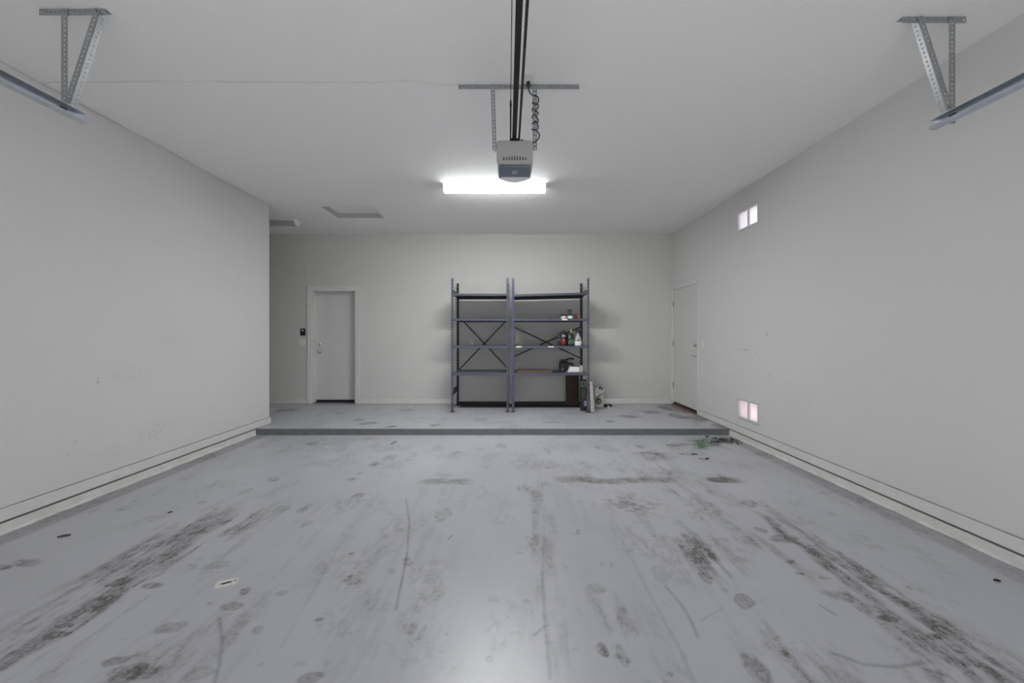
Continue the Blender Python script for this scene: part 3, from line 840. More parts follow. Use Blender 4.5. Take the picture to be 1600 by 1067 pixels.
# ceiling outlet, power cord
ox, oy = (826.5 - 799) / 214.0, F / 214.5
t = thing('ceiling_outlet', (ox, oy, ZC), 'white power outlet on the ceiling above the opener', 'outlet')
MB().box(ox - .036, ox + .036, oy - .055, oy + .055, ZC - .007, ZC).build('cover_plate', M_WHITEPL, t, bevel=.002)
for k in (-1, 1):
    MB().box(ox - .017, ox + .017, oy + k * .024 - .014, oy + k * .024 + .014, ZC - .0095, ZC - .0072).build('socket', M_WHITEPL, t, bevel=.001)
t = thing('coiled_cable', (.18, YH, ZC - .2), 'black power cord coiled around the right hanger strap', 'cable')
MB().tube([(ox - .004, oy + .024, ZC - .0097), (ox - .004, oy + .024, ZC - .035), (ox - .002, oy + .026, ZC - .048)], [.014, .013, .006], 10).build('plug', M_BLKPL, t, smooth=True)
pts = [Vector((ox - .002, oy + .026, ZC - .046)), Vector((ox + .002, oy + .03, ZC - .075)), Vector((ox + .03, YH - .02, ZC - .095)), Vector((.178, YH - .040, ZC - .105))]
sx = .1755
for k in range(0, 5 * 16 + 1):
    a = -math.pi / 2 + 2 * math.pi * k / 16
    z = ZC - .115 - .24 * k / 80 + (.008 * math.sin(k * .7))
    pts.append(Vector((sx + .0235 * math.cos(a) * (1 + .12 * math.sin(k * .37)), YH - .013 + .030 * math.sin(a), z)))
pts += [Vector((.20, YH - .045, ZC - .385)), Vector((.205, YH - .04, ZC - .41)), Vector((.185, YH - .042, ZC - .44)), Vector((.13, YH - .05, ZC - .462)), Vector((.075, yf + .03, zt + .014)), Vector((.072, yf + .035, zt + .001))]
# smooth
sm = []
for i in range(len(pts) - 1):
    p0 = pts[max(i - 1, 0)]; p1 = pts[i]; p2 = pts[i + 1]; p3 = pts[min(i + 2, len(pts) - 1)]
    for q in (0, .33, .67):
        sm.append(.5 * ((2 * p1) + (p2 - p0) * q + (2 * p0 - 5 * p1 + 4 * p2 - p3) * q * q + (3 * p1 - p0 - 3 * p2 + p3) * q ** 3))
sm.append(pts[-1])
MB().tube(sm, .0045, 6).build('cord', M_BLKPL, t, smooth=True)

# ------------------------------------------------------------------ control wire stapled along the ceiling
M_CABLE = mat('thin_painted_wire', (0.72, 0.72, 0.70), .6)
yw = F * (ZC - CH) / (523 - 127.5)
pts = [(xa + .02, YH - .012, ZC - .006)]
for k in range(1, 30):
    u = k / 30; x = xa + (XL + .012 - xa) * u
    sag = .012 * math.exp(-((u - .05) / .04) ** 2) + .003 * math.sin(k * 1.3)
    pts.append((x, YH - .012 + (yw - YH + .012) * sstep(np.array(u), 0, .1) + .012 * math.sin(u * 7) * .4 - .02 * math.exp(-((u - .12) / .05) ** 2), ZC - .003 - max(0, sag)))
pts.append((XL + .008, yw + .02, ZC - .004))
for k in range(1, 40):
    u = k / 40; y = yw + (YE - yw) * u
    pts.append((XL + .006 + .004 * math.sin(k * 1.1) + .008 * max(0, math.sin(u * 9)), y, ZC - .004 - .003 * abs(math.sin(k * .8))))
for k in range(0, 8):
    u = k / 7; pts.append((XL + .01 + .01 * math.sin(u * 5), YE + (YB - .012 - YE) * u, ZC - .003))
pts += [(XL - .1, YB - .006, ZC - .006), (-3.80, YB - .005, ZC - .008), (-3.808, YB - .004, ZC - .05), (-3.807, YB - .003, 2.4), (-3.809, YB - .003, 1.5), (-3.808, YB - .003, 1.0), (-3.808, YB - .003, ST + BB)]
tag(MB().tube(pts, .0026, 6).build('control_wire', M_CABLE), 'thin wire running from the opener along ceiling and wall to the back door', 'wire')


# ------------------------------------------------------------------ overhead door tracks and their hangers
def track_side(s, ZT, yh, x_fl0, x_fl1, x_str, x_dt, x_db, x_track, yend, zs, zd, ltrack, lhang):
    """s = -1 left, +1 right; inward direction is -s"""
    i = -s
    t = thing('track_hanger', (x_str, yh, ZC), lhang, 'hanger bracket')
    m = MB()
    m.perf((x_fl0, yh, ZC - .038), (x_fl1, yh, ZC - .038), (0, 0, 1), .036, .0025, .027, .012)
    m.perf((x_fl0, yh + .0026, ZC - .0035), (x_fl1, yh + .0026, ZC - .0035), (0, 1, 0), .034, .0025, .027, .012)
    m.build('ceiling_angle', M_STEEL, t)
    for xx in (x_fl0 + .05, x_fl1 - .05):
        MB().tube([(xx, yh + .018, ZC - .0065), (xx, yh + .018, ZC - .013)], .009, 6).build('lag_bolt', M_STEEL, t)
    m = MB()
    m.perf((x_str - .018, yh - .004, ZC - .004), (x_str - .018, yh - .004, zs), (1, 0, 0), .036, .0025, .027, .012)
    m.build('vertical_strap', M_STEEL, t)
    m = MB()
    a = Vector((x_dt, yh - .009, ZC - .012)); b = Vector((x_db, yh - .009, zd))
    # flange parallel to the ceiling angle (faces the camera) and flange turned down-range
    m.perf(a, b, (-i, 0, 0), .032, .0025, .027, .012)
    m.perf(a + Vector((i * .003, .001, 0)), b + Vector((i * .003, .001, 0)), (0, 1, 0), .036, .0025, .027, .012)
    m.build('diagonal_brace', M_STEEL, t)
    for z in (zs + .02, zs + .055):
        MB().tube([(x_str, yh - .0045, z), (x_str, yh - .016, z)], .008, 6).build('bolt', M_STEEL, t)
    # C-shaped horizontal track
    r = thing('door_track', (x_track, yend, ZT), ltrack, 'door track')
    W = .05; Hh = .058; th = .0035
    prof = [(0, 0), (0, Hh), (W * .7, Hh), (W, Hh - .006), (W, Hh - .006 - th), (W * .7, Hh - th), (th, Hh - th), (th, Hh * .55), (.010, Hh * .45), (th, Hh * .35), (th, th + .004), (.012, th), (W * .72, th),
            (W * .78, .014), (W * .86, .016), (W * .9, .004), (W * .8, -.002), (.012, -.003)]
    MB().extrude([(x_track + i * (u - W / 2), ZT + v - Hh / 2) for u, v in prof], YF + .5, yend, lambda u, v, q: (u, q, v)).build('track_channel', mat('track_steel', (0.52, 0.56, 0.61), .38, .7, var=.08, vscale=20), r)
    MB().box(x_track - i * (W / 2 - .0036) + i * .0, x_track - i * (W / 2 - .0036) + i * .012, yend - .115, yend - .085, ZT - .01, ZT + .012).build('track_bolt', M_BLKPL, r)
    for k in (.03, .05):
        MB().tube([(x_track - i * (W / 2 - .004), yend - k, ZT), (x_track - i * (W / 2 - .008), yend - k, ZT)], .004, 6).build('rivet', M_STEEL, r)


yl = F / 273.0
track_side(-1, CH + 1.268, yl, (62 - 799) / 273, (165 - 799) / 273, -2.552, -2.345, -2.52, -2.506, F / 265.6, CH + 1.255, CH + 1.315,
           'galvanised door track on the left side below the ceiling', 'perforated steel V-shaped hanger carrying the left door track')
yl = F / 266.5
track_side(1, CH + 1.262, yl, (1410 - 799) / 266.5, (1509 - 799) / 266.5, 2.578, 2.372, 2.545, 2.531, F / 259.5, CH + 1.235, CH + 1.31,
           'galvanised door track on the right side below the ceiling', 'perforated steel V-shaped hanger carrying the right door track')

# ------------------------------------------------------------------ shelving units
M_SHELF = mat('blue_grey_shelf_paint', (0.088, 0.096, 0.135), .42, .25, var=.15, vscale=15)
M_SHELFT = mat('shelf_top_grey', (0.14, 0.145, 0.165), .45, .2, var=.2, vscale=12)
M_DARKST = mat('black_shelf_steel', (0.018, 0.018, 0.02), .5, .3)
M_RUST = mat('rusty_foot', (0.10, 0.06, 0.04), .85, .2, var=.5, vscale=60)
YP0, YP1 = F / 94.2, F / 85.4     # front and back post planes
ZP = CH + .94
SH = [CH + .663, CH + .247, CH - .203, CH - .655]


def post(parent, x, y, sx, sy, m, name='post'):
    q = MB(); w = .036
    q.perf((x, y, ST + .004), (x, y, ZP), (sx, 0, 0), w, .003, .05, .014)
    q.perf((x, y, ST + .004), (x, y, ZP), (0, sy, 0), w, .003, .05, .014)
    return q.build(name, m, parent)


def shelf_unit(x0, x1, label, tilt, braces, tags):
    t = thing('shelving_unit', ((x0 + x1) / 2, (YP0 + YP1) / 2, ST), label, 'shelving')
    for x, s in ((x0, 1), (x1, -1)):
        post(t, x, YP0, s, 1, M_SHELF)
        plab(post(t, x, YP1, s, -1, M_DARKST), 'black rear post')
        for y in (YP0, YP1):
            f = MB().box(x - s * .012, x + s * .05, y - .02 if y == YP0 else y - .05, y + .05 if y == YP0 else y + .02, ST, ST + .004)
            f.tube([(x + s * .034, y + (.03 if y == YP0 else -.03), ST + .004), (x + s * .034, y + (.03 if y == YP0 else -.03), ST + .022)], .009, 6)
            f.tube([(x - s * .004, y + (.035 if y == YP0 else -.035), ST + .004), (x - s * .004, y + (.035 if y == YP0 else -.035), ST + .016)], .008, 6)
            f.build('foot_plate', M_RUST, t)
        # side sway plates at top and bottom
        for z, hh in ((SH[0] + .03, .075), (ST + .25, .11)):
            MB().quadbox([(x + s * .004, YP0 + .038, z), (x + s * .007, YP0 + .038, z), (x + s * .007, YP1 - .038, z), (x + s * .004, YP1 - .038, z),
                          (x + s * .004, YP0 + .038, z + hh), (x + s * .007, YP0 + .038, z + hh), (x + s * .007, YP1 - .038, z + hh), (x + s * .004, YP1 - .038, z + hh)]).build('side_plate', M_SHELF if z > 1 else M_DARKST, t)
    for k, z in enumerate(SH):
        a, b = x0 + .010, x1 - .010; lip = .036
        dz = tilt if k == 0 else 0
        T = lambda x, y, zz: (x, y, zz + dz * (x - a) / (b - a) - dz * .4)
        m = MB(); yy0, yy1 = YP0 - .004, YP1 - .006
        def bb(xa_, xb_, ya_, yb_, za_, zb_):
            m.quadbox([T(*p) for p in ((xa_, ya_, za_), (xb_, ya_, za_), (xb_, yb_, za_), (xa_, yb_, za_), (xa_, ya_, zb_), (xb_, ya_, zb_), (xb_, yb_, zb_), (xa_, yb_, zb_))])
        bb(a, b, yy0 + .003, yy1 - .003, z + .012, z + .018)              # deck
        so = m.build('shelf', M_SHELFT, t)
        m = MB(); bb(a, b, yy0 - .006, yy0 + .003, z - lip / 2, z + .018); bb(a, b, yy0 + .003, yy0 + .018, z - lip / 2, z - lip / 2 + .003)
        m.build('front_lip', M_SHELF, so, bevel=.0015)
        m = MB(); bb(a, b, yy1 - .003, yy1, z - lip / 2, z + .018); m.build('back_lip', M_DARKST, so)
        for q in (.3, .7):
            yq = yy0 + (yy1 - yy0) * q
            m = MB(); bb(a + .004, b - .004, yq - .012, yq + .012, z - .012, z + .012); m.build('deck_stiffener', M_DARKST, so)
        for kk, px in tags:
            if kk == k:
                xx = (px - 799) / 94.5
                plab(MB().box(xx - .047, xx + .047, yy0 - .0085, yy0 - .0062, z - .006, z + .014).build('shelf_label', mat('paper_label', (.8, .79, .76), .6), so), 'blank white paper label')
    for (pa, pb) in braces:
        A = P(*pa, YP1 + .006); B = P(*pb, YP1 + .006)
        MB().bar(A, B, (0, 0, 1), .02, .003).build('cross_brace', M_DARKST, t)
    plab(MB().box(x0 + .038, x1 - .038, YP1 - .012, YP1 - .004, ST + .004, ST + .062).build('kick_rail', M_DARKST, t), 'black bottom rail')
    return t


XU = (-.995, -.045, .012, 1.292)
su1 = shelf_unit(XU[0], XU[1], 'narrow left metal shelving unit, all shelves empty', .0, [((725, 503), (793, 575)), ((789, 503), (718, 577))], [])
su2 = shelf_unit(XU[2], XU[3], 'wide right metal shelving unit holding bottles and jars', .032, [((803, 511), (906, 559)), ((803, 557), (906, 511))], [(1, 882.5), (2, 811), (2, 861)])

# ------------------------------------------------------------------ things on the shelves
YI = YP0 + .075
K = F / YI
def SX(px): return (px - 799) / K
Z2, Z3, Z4 = SH[1] + .0185, SH[2] + .0185, SH[3] + .0185


def jar(px, w, hgt, z, label, body, lid, y=YI, lidh=.025):
    t = thing('jar', (SX(px), y, z), label, 'jar')
    r = w / 2
    MB().lathe((SX(px), y, z), [(r * .9, 0), (r, .006), (r, hgt - lidh - .008), (r * .88, hgt - lidh - .0005)], 16).build('jar_body', body, t, smooth=True)
    MB().lathe((SX(px), y, z), [(r * .97, hgt - lidh), (r * .97, hgt - .003), (r * .9, hgt)], 16).build('jar_lid', lid, t)
    return t


m_cream = mat('cream_label', (.62, .60, .56), .5); m_dkred = mat('dark_red_lid', (.05, .02, .02), .4); m_dkgreen = mat('dark_green', (.025, .07, .055), .4)
jar(880.7, .098, .082, Z2, 'squat jar with cream body and dark lid, leftmost on the second shelf', m_cream, m_dkred, lidh=.034)
jar(891.0, .098, .082, Z2, 'squat white jar with dark green lid under a small tin', mat('white_label', (.66, .66, .66), .5), m_dkgreen, lidh=.03)
t = thing('tin', (SX(890), YI, Z2 + .0825), 'small dark green square tin stacked on a white jar', 'tin')
MB().box(SX(890) - .034, SX(890) + .034, YI - .034, YI + .034, Z2 + .0825, Z2 + .145).build('tin_body', m_dkgreen, t, bevel=.006, seg=2)
MB().box(SX(890) - .036, SX(890) + .036, YI - .036, YI + .036, Z2 + .1455, Z2 + .158).build('tin_lid', mat('dark_lid', (.03, .045, .04), .35), t, bevel=.004)
MB().box(SX(890) - .006, SX(890) + .024, YI - .0355, YI - .0342, Z2 + .095, Z2 + .13).build('tin_label', M_BLKPL, t)
m_amber = mat('amber_glass', (.15, .045, .025), .25); m_amber2 = mat('amber_glass_pale', (.24, .11, .06), .3)
jar(899.5, .05, .088, Z2, 'reddish brown small jar next to the dark green lidded jar', m_amber, mat('brown_lid', (.12, .04, .025), .4), y=YI + .02, lidh=.02)
jar(905.4, .045, .08, Z2, 'orange-brown small jar, rightmost on the second shelf', m_amber2, mat('orange_lid', (.18, .07, .035), .4), y=YI + .03, lidh=.018)


def can(px, w, hgt, label, body, cap, band, y=YI, name='spray_can', cat='spray can'):
    x = SX(px); r = w / 2
    t = thing(name, (x, y, Z3), label, cat)
    MB().lathe((x, y, Z3), [(r, 0), (r * 1.03, .004), (r, .01), (r, hgt * .76), (r * .8, hgt * .8)], 16).build('can_body', body, t, smooth=True)
    MB().lathe((x, y, Z3), [(r * .92, hgt * .8 + .0005), (r * .95, hgt * .82), (r * .9, hgt * .97), (r * .6, hgt)], 16).build('cap', cap, t, smooth=True)
    for z0, z1, mm in band:
        MB().lathe((x, y, Z3), [(r * 1.015, hgt * z0), (r * 1.015, hgt * z1)], 16).build('label_band', mm, t, smooth=True)
    return t


m_navy = mat('dark_navy', (.012, .015, .03), .35); m_redl = mat('red_label', (.28, .04, .03), .4); m_grl = mat('grey_label', (.30, .31, .34), .4); m_bluel = mat('blue_label', (.04, .09, .16), .4)
can(874.6, .055, .235, 'slim dark can with blue band, leftmost on the third shelf', M_BLKPL, m_dkred, [(.25, .5, m_bluel), (.55, .68, mat('olive_band', (.06, .07, .05), .5))], y=YI + .03)
can(880.8, .066, .255, 'dark spray can with red lettered band on the third shelf', m_navy, m_navy, [(.02, .47, m_redl), (.56, .72, m_grl)])
can(885.6, .05, .20, 'dark blue narrow can behind the yellow-capped bottle', m_navy, m_navy, [(.3, .5, mat('deep_blue', (.02, .03, .08), .4))], y=YI + .07)

# black oil bottle with yellow cap
x = SX(891.8)
t = thing('oil_bottle', (x, YI, Z3), 'black oil bottle with yellow cap and green round emblem', 'bottle')
m = MB(); secs = []
for z, w, dpt in ((0, .098, .055), (.008, .104, .06), (.09, .106, .06), (.15, .106, .06), (.185, .098, .056), (.212, .06, .045), (.218, .036, .036)):
    b0 = len(m.v)
    for k in range(20):
        q = 2 * math.pi * k / 20; c, s = math.cos(q), math.sin(q)
        m.v.append((x + w / 2 * math.copysign(abs(c) ** .55, c), YI + dpt / 2 * math.copysign(abs(s) ** .55, s), Z3 + z))
    secs.append(b0)
for b0, b1 in zip(secs[:-1], secs[1:]):
    for k in range(20): m.f.append((b0 + k, b0 + (k + 1) % 20, b1 + (k + 1) % 20, b1 + k))
m.f += [tuple(range(20)), tuple(range(secs[-1], secs[-1] + 20))]
m.build('bottle_body', M_BLKPL, t, smooth=True)
MB().lathe((x + .006, YI, Z3 + .2185), [(.022, 0), (.023, .006), (.022, .04), (.014, .05), (.012, .07)], 14).build('cap', mat('yellow_cap', (.27, .23, .10), .4), t)
yq = YI - .0315
MB().tube([(x + .02, yq, Z3 + .07), (x + .02, yq - .002, Z3 + .07)], .034, 18).build('label_emblem', mat('green_emblem', (.10, .19, .11), .5), t)
MB().tube([(x + .02, yq - .0022, Z3 + .07), (x + .02, yq - .003, Z3 + .07)], .019, 14).build('emblem_centre', M_BLKPL, t)
MB().extrude([(-.04, .12), (-.012, .13), (-.018, .18), (-.034, .175)], yq - .001, yq + .003, lambda u, v, s: (x + u, s, Z3 + v)).build('label_patch', mat('pale_green_patch', (.22, .27, .22), .5), t)
MB().extrude([(-.046, .03), (-.018, .03), (-.018, .09), (-.046, .09)], yq - .001, yq + .003, lambda u, v, s: (x + u, s, Z3 + v)).build('label_patch', mat('grey_green_patch', (.12, .16, .12), .5), t)


def spray_bottle(px, y, hgt, wid, label, body, head, lower, sgn=-1):
    x = SX(px)
    t = thing('spray_bottle', (x, y, Z3), label, 'spray bottle')
    def section(zs, name, mm):
        m = MB(); se = []
        for z, w in zs:
            b0 = len(m.v)
            for k in range(18):
                q = 2 * math.pi * k / 18; c, s = math.cos(q), math.sin(q)
                m.v.append((x + w / 2 * math.copysign(abs(c) ** .75, c), y + w * .29 * math.copysign(abs(s) ** .75, s), Z3 + z))
            se.append(b0)
        for b0, b1 in zip(se[:-1], se[1:]):
            for k in range(18): m.f.append((b0 + k, b0 + (k + 1) % 18, b1 + (k + 1) % 18, b1 + k))
        m.f += [tuple(range(18)), tuple(range(se[-1], se[-1] + 18))]
        return m.build(name, mm, t, smooth=True)
    h = hgt
    section([(h * .27, wid), (h * .38, wid * .96), (h * .52, wid * .7), (h * .62, wid * .42), (h * .72, wid * .26), (h * .76, wid * .26)], 'bottle_body', body)
    section([(0, wid * .94), (.006, wid), (h * .268, wid)], 'bottle_base', lower)
    if wid > .08:
        MB().extrude([(-.018, .085), (.02, .08), (.012, .1), (-.02, .103)], y - wid * .29 - .002, y - wid * .29 + .004, lambda u, v, s: (x + u, s, Z3 + v)).build('label_mark', m_navy, t)
    MB().lathe((x, y, Z3 + h * .7605), [(.016, 0), (.017, .02), (.012, .024)], 12).build('collar', head, t)
    hz = Z3 + h * .7605 + .0245
    hd = MB().extrude([(-.055, .006), (-.055, .018), (-.02, .026), (.04, .04), (.046, .03), (.02, .006), (.012, 0), (-.014, 0)], y - .012, y + .012, lambda u, v, s: (x + u * -sgn * -1 * (1 if sgn < 0 else -1) * -1 if False else x + u * (1 if sgn < 0 else -1), s, hz + v)).build('spray_head', head, t, bevel=.003)
    MB().tube([(x + sgn * .024, y, hz + .004), (x + sgn * .036, y, hz - .014), (x + sgn * .033, y, hz - .034)], [.006, .006, .004], 8).build('trigger', head, hd)
    return t


spray_bottle(906.8, YI + .09, .29, .09, 'dark red spray bottle behind the white one', mat('dark_red_plastic', (.13, .025, .02), .35), m_dkred, mat('dark_red_plastic', (.13, .025, .02)), 1)
spray_bottle(903.2, YI, .285, .115, 'white spray bottle with dark blue trigger head on the third shelf', mat('clear_grey_plastic', (.42, .42, .42), .25), mat('navy_trigger', (.025, .025, .07), .35), mat('white_base', (.74, .74, .77), .35), -1)

# fourth shelf
t = thing('black_machine', (SX(881), YI + .25, Z4), 'black box-shaped power tool case on the fourth shelf', 'tool case')
yb = YI + .25; Kb = F / yb
x0 = (874.5 - 799) / Kb; x1 = (887 - 799) / Kb
MB().box(x0, x1, yb - .07, yb + .09, Z4, Z4 + .165).build('case_body', mat('charcoal_case', (.009, .010, .014), .5), t, bevel=.01, seg=2)
MB().box(x0 + .02, x1 - .005, yb - .04, yb + .06, Z4 + .1655, Z4 + .205).build('case_top', M_BLKPL, t, bevel=.012, seg=2)
MB().tube([(x1 - .02, yb, Z4 + .205), (x1 + .02, yb, Z4 + .222), (x1 + .085, yb, Z4 + .225), (x1 + .105, yb, Z4 + .205)], .013, 8).build('handle', M_BLKPL, t, smooth=True)
MB().box(x1 + .0005, x1 + .11, yb - .03, yb + .05, Z4 + .11, Z4 + .145).build('tool_nose', M_BLKPL, t, bevel=.008)
MB().tube([(x1 + .03, yb + .005, Z4 + .1455), (x1 + .06, yb + .005, Z4 + .185), (x1 + .08, yb + .005, Z4 + .195)], [.018, .016, .01], 8).build('tool_head', mat('tool_grey', (.38, .39, .40), .4), t, smooth=True)
MB().box(x0 + .03, x0 + .055, yb - .0725, yb - .0702, Z4 + .03, Z4 + .055).build('sticker', mat('grey_blue_sticker', (.3, .36, .42), .5), t)
MB().box(x0 + .02, x0 + .04, yb - .0725, yb - .0702, Z4 + .09, Z4 + .115).build('sticker', mat('dark_blue_sticker', (.06, .09, .14), .5), t)

bd = MB(); K4 = F / (YP0 + .11)
bd.box((884 - 799) / K4, (912 - 799) / K4, YP0 + .03, YP0 + .19, Z4, Z4 + .012)
tag(bd.build('wood_board', mat('weathered_board', (.24, .19, .17), .8, var=.3, vscale=30), bevel=.002), 'weathered small board under the white tray on the fourth shelf', 'board')
t = thing('tray', ((895 - 799) / K4, YP0 + .10, Z4 + .0125), 'white slant-sided plastic tray on the fourth shelf', 'tray')
xa_, xb_ = (886.5 - 799) / K4, (904.5 - 799) / K4; zt_ = Z4 + .0125
m = MB()
m.quadbox([(xa_, YP0 + .045, zt_), (xb_, YP0 + .045, zt_), (xb_, YP0 + .16, zt_), (xa_, YP0 + .16, zt_), (xa_ + .042, YP0 + .05, zt_ + .088), (xb_ - .004, YP0 + .05, zt_ + .088), (xb_ - .004, YP0 + .155, zt_ + .088), (xa_ + .042, YP0 + .155, zt_ + .088)])
m.build('tray_body', mat('bright_white_plastic', (.83, .83, .85), .4), t, bevel=.006, seg=2)
MB().box(xa_ + .045, xb_ - .008, YP0 + .055, YP0 + .15, zt_ + .0885, zt_ + .094).build('tray_rim', mat('dark_rim', (.10, .10, .10), .5), t)
t = MB().box((905 - 799) / K4, (910 - 799) / K4, YP0 + .06, YP0 + .16, zt_, zt_ + .105).build('small_box', mat('grey_carton', (.45, .44, .40), .7), bevel=.003)
tag(t, 'small pale grey box standing right of the white tray', 'box')
Kf = F / (YP0 + .2)
t = thing('flat_box', ((834 - 799) / Kf, YP0 + .2, Z4), 'long flat brown cardboard box on the fourth shelf', 'box')
MB().box((808 - 799) / Kf, (862 - 799) / Kf, YP0 + .12, YP0 + .45, Z4, Z4 + .03).build('box_body', mat('brown_card', (.16, .10, .065), .8, var=.15, vscale=20), t, bevel=.002)
MB().box((809 - 799) / Kf, (861 - 799) / Kf, YP0 + .27, YP0 + .31, Z4 + .0301, Z4 + .0308).build('tape', mat('brown_tape', (.22, .14, .08), .4), t)
tag(MB().box((863 - 799) / Kf, (881 - 799) / Kf, YP0 + .06, YP0 + .2, Z4, Z4 + .016).build('black_mat', M_BLKPL, bevel=.004, seg=2), 'thin black flat pad between the brown box and tool case', 'pad')

# ------------------------------------------------------------------ things on the floor by the shelving
m_redbrown = mat('mottled_red_brown_board', (.05, .02, .014), .6, var=.75, vscale=26)
Yb = YP1 - .06; Kq = F / Yb
m = MB(); xa_, xb_ = (884 - 799) / Kq, (904.5 - 799) / Kq
m.quadbox([(xa_, Yb - .03, ST), (xb_, Yb - .03, ST), (xb_, Yb - .01, ST), (xa_, Yb - .01, ST), (xa_, Yb + .0, .66), (xb_, Yb + .0, .66), (xb_, Yb + .02, .66), (xa_, Yb + .02, .66)])
tag(m.build('leaning_board', m_redbrown), 'mottled dark red-brown board leaning under the right shelving unit', 'board')
# dark framed picture-like panel with olive oval
t = thing('panel_box', ((912 - 799) / 88, YP0 + .09, ST), 'dark box panel with grey corner and olive oval beside the rear post', 'box')
yy = YP0 + .09; Kq = F / yy; xa_, xb_ = (907.5 - 799) / Kq, (917.2 - 799) / Kq
lean = lambda x, z: (x, yy + .10 * (z - ST), z)
def slab(x0, x1, z0, z1, off, th):
    q = MB(); q.quadbox([(x0, yy + .1 * (z0 - ST) - off, z0), (x1, yy + .1 * (z0 - ST) - off, z0), (x1, yy + .1 * (z0 - ST) - off + th, z0), (x0, yy + .1 * (z0 - ST) - off + th, z0),
                         (x0, yy + .1 * (z1 - ST) - off, z1), (x1, yy + .1 * (z1 - ST) - off, z1), (x1, yy + .1 * (z1 - ST) - off + th, z1), (x0, yy + .1 * (z1 - ST) - off + th, z1)]); return q
slab(xa_, xb_, ST, ST + .52, 0, .05).build('box_body', mat('dark_slate_card', (.014, .014, .019), .6), t)
slab(xa_ + .003, xb_ - .002, ST + .40, ST + .50, .0012, .001).build('corner_print', mat('grey_print', (.2, .2, .2), .6), t)
slab(xa_ + .02, xa_ + .062, ST + .43, ST + .475, .0026, .001).build('print_patch', mat('slate_print', (.07, .08, .10), .6), t)
m = MB(); ov = []
for k in range(20):
    q = 2 * math.pi * k / 20; ov.append((xb_ - .045 + .043 * math.cos(q), ST + .285 + .105 * math.sin(q)))
m.extrude(ov, -.0012, -.0002, lambda u, v, s: (u, yy + .1 * (v - ST) + s, v)); m.build('oval_print', mat('olive_print', (.05, .05, .03), .6), t)
slab(xb_ - .05, xb_ - .002, ST + .08, ST + .17, .0012, .001).build('print_patch', mat('lilac_print', (.26, .26, .31), .6), t)

# slim pale carton leaning outside the right post
Yc = YP0 + .0; Kc = F / Yc
t = thing('slim_carton', (1.355, Yc, ST), 'slim off-white carton leaning against the right front shelf post', 'carton')
m_car = mat('dirty_white_card', (.58, .55, .52), .8, var=.2, vscale=30)
B0, B1, T0, T1 = (923.5 - 799) / Kc, (929.2 - 799) / Kc, (921.3 - 799) / Kc, (925.5 - 799) / Kc
H = .50
m = MB(); m.quadbox([(B0, Yc + .0, ST), (B1, Yc + .0, ST), (B1, Yc + .28, ST), (B0, Yc + .28, ST), (T0, Yc, ST + H), (T1, Yc, ST + H), (T1, Yc + .28, ST + H), (T0, Yc + .28, ST + H)])
m.build('carton_body', m_car, t, bevel=.002)
for k in range(7):
    z = .05 + .065 * k; f = z / H
    xl = B0 + (T0 - B0) * f + .004; xr = B1 + (T1 - B1) * f - .004
    MB().box(xl, xr - (.012 if k % 2 else 0), Yc - .0012, Yc - .0002, ST + z, ST + z + .006).build('print_line', mat('faded_grey_ink', (.30, .27, .26), .7), t)

# crumpled white bag with a green emblem
Yg = F / 88.6; Kg = F / Yg; gx = (935.5 - 799) / Kg
t = thing('product_bag', (gx, Yg, ST), 'white plastic bag with green round emblem beside the shelving', 'bag')
m = MB(); nu, nv = 18, 16; rnd = random.Random(3)
for v in range(nv + 1):
    f = v / nv; z = ST + .005 + .33 * f
    w = .088 * (1 - .10 * f ** 3) * (1 + .03 * math.sin(5 * f)); dp = .055 * (1 - f ** 1.8) + .006
    for u in range(nu):
        q = 2 * math.pi * u / nu; c, s = math.cos(q), math.sin(q)
        cr = 1 + .06 * math.sin(7 * q + 9 * f) * math.sin(6 * f * 3.1)
        m.v.append((gx + .006 * f * 4 * (f > .7) + w * math.copysign(abs(c) ** .6, c), Yg + dp * cr * math.copysign(abs(s) ** .7, s) + .03 * f, z + .018 * math.sin(3 * c + 2) * f ** 4))
for v in range(nv):
    for u in range(nu):
        m.f.append((v * nu + u, v * nu + (u + 1) % nu, (v + 1) * nu + (u + 1) % nu, (v + 1) * nu + u))
m.f += [tuple(range(nu)), tuple(range(nv * nu, nv * nu + nu))]
m.build('bag_body', mat('bag_white', (.52, .52, .49), .4, var=.15, vscale=25), t, smooth=True)
MB().tube([(gx - .018, Yg - .058, ST + .12), (gx - .018, Yg - .064, ST + .12)], .055, 20).build('emblem', mat('bag_dark_green', (.045, .06, .04), .5), t)
MB().tube([(gx - .01, Yg - .0645, ST + .115), (gx - .01, Yg - .066, ST + .115)], .032, 16).build('emblem_centre', mat('bag_mid_green', (.16, .22, .13), .5), t)
MB().extrude([(-.075, .225), (-.03, .25), (-.01, .235), (-.05, .20)], Yg - .034, Yg - .028, lambda u, v, s: (gx + u, s, ST + v)).build('fold_patch', mat('bright_bag', (.75, .76, .74), .4), t)
MB().extrude([(-.07, .165), (-.045, .19), (.03, .235), (.07, .26), (.07, .245), (.0, .20)], Yg - .046, Yg - .036, lambda u, v, s: (gx + u, s, ST + v)).build('stripe', mat('grey_green_stripe', (.16, .18, .14), .5), t)
MB().tube([(gx + .0, Yg - .0, ST + .325), (gx + .03, Yg + .0, ST + .36), (gx + .055, Yg + .005, ST + .335), (gx + .06, Yg + .0, ST + .30)], [.012, .014, .014, .008], 8).build('bag_tie', mat('dark_tie', (.05, .045, .04), .6), t, smooth=True)

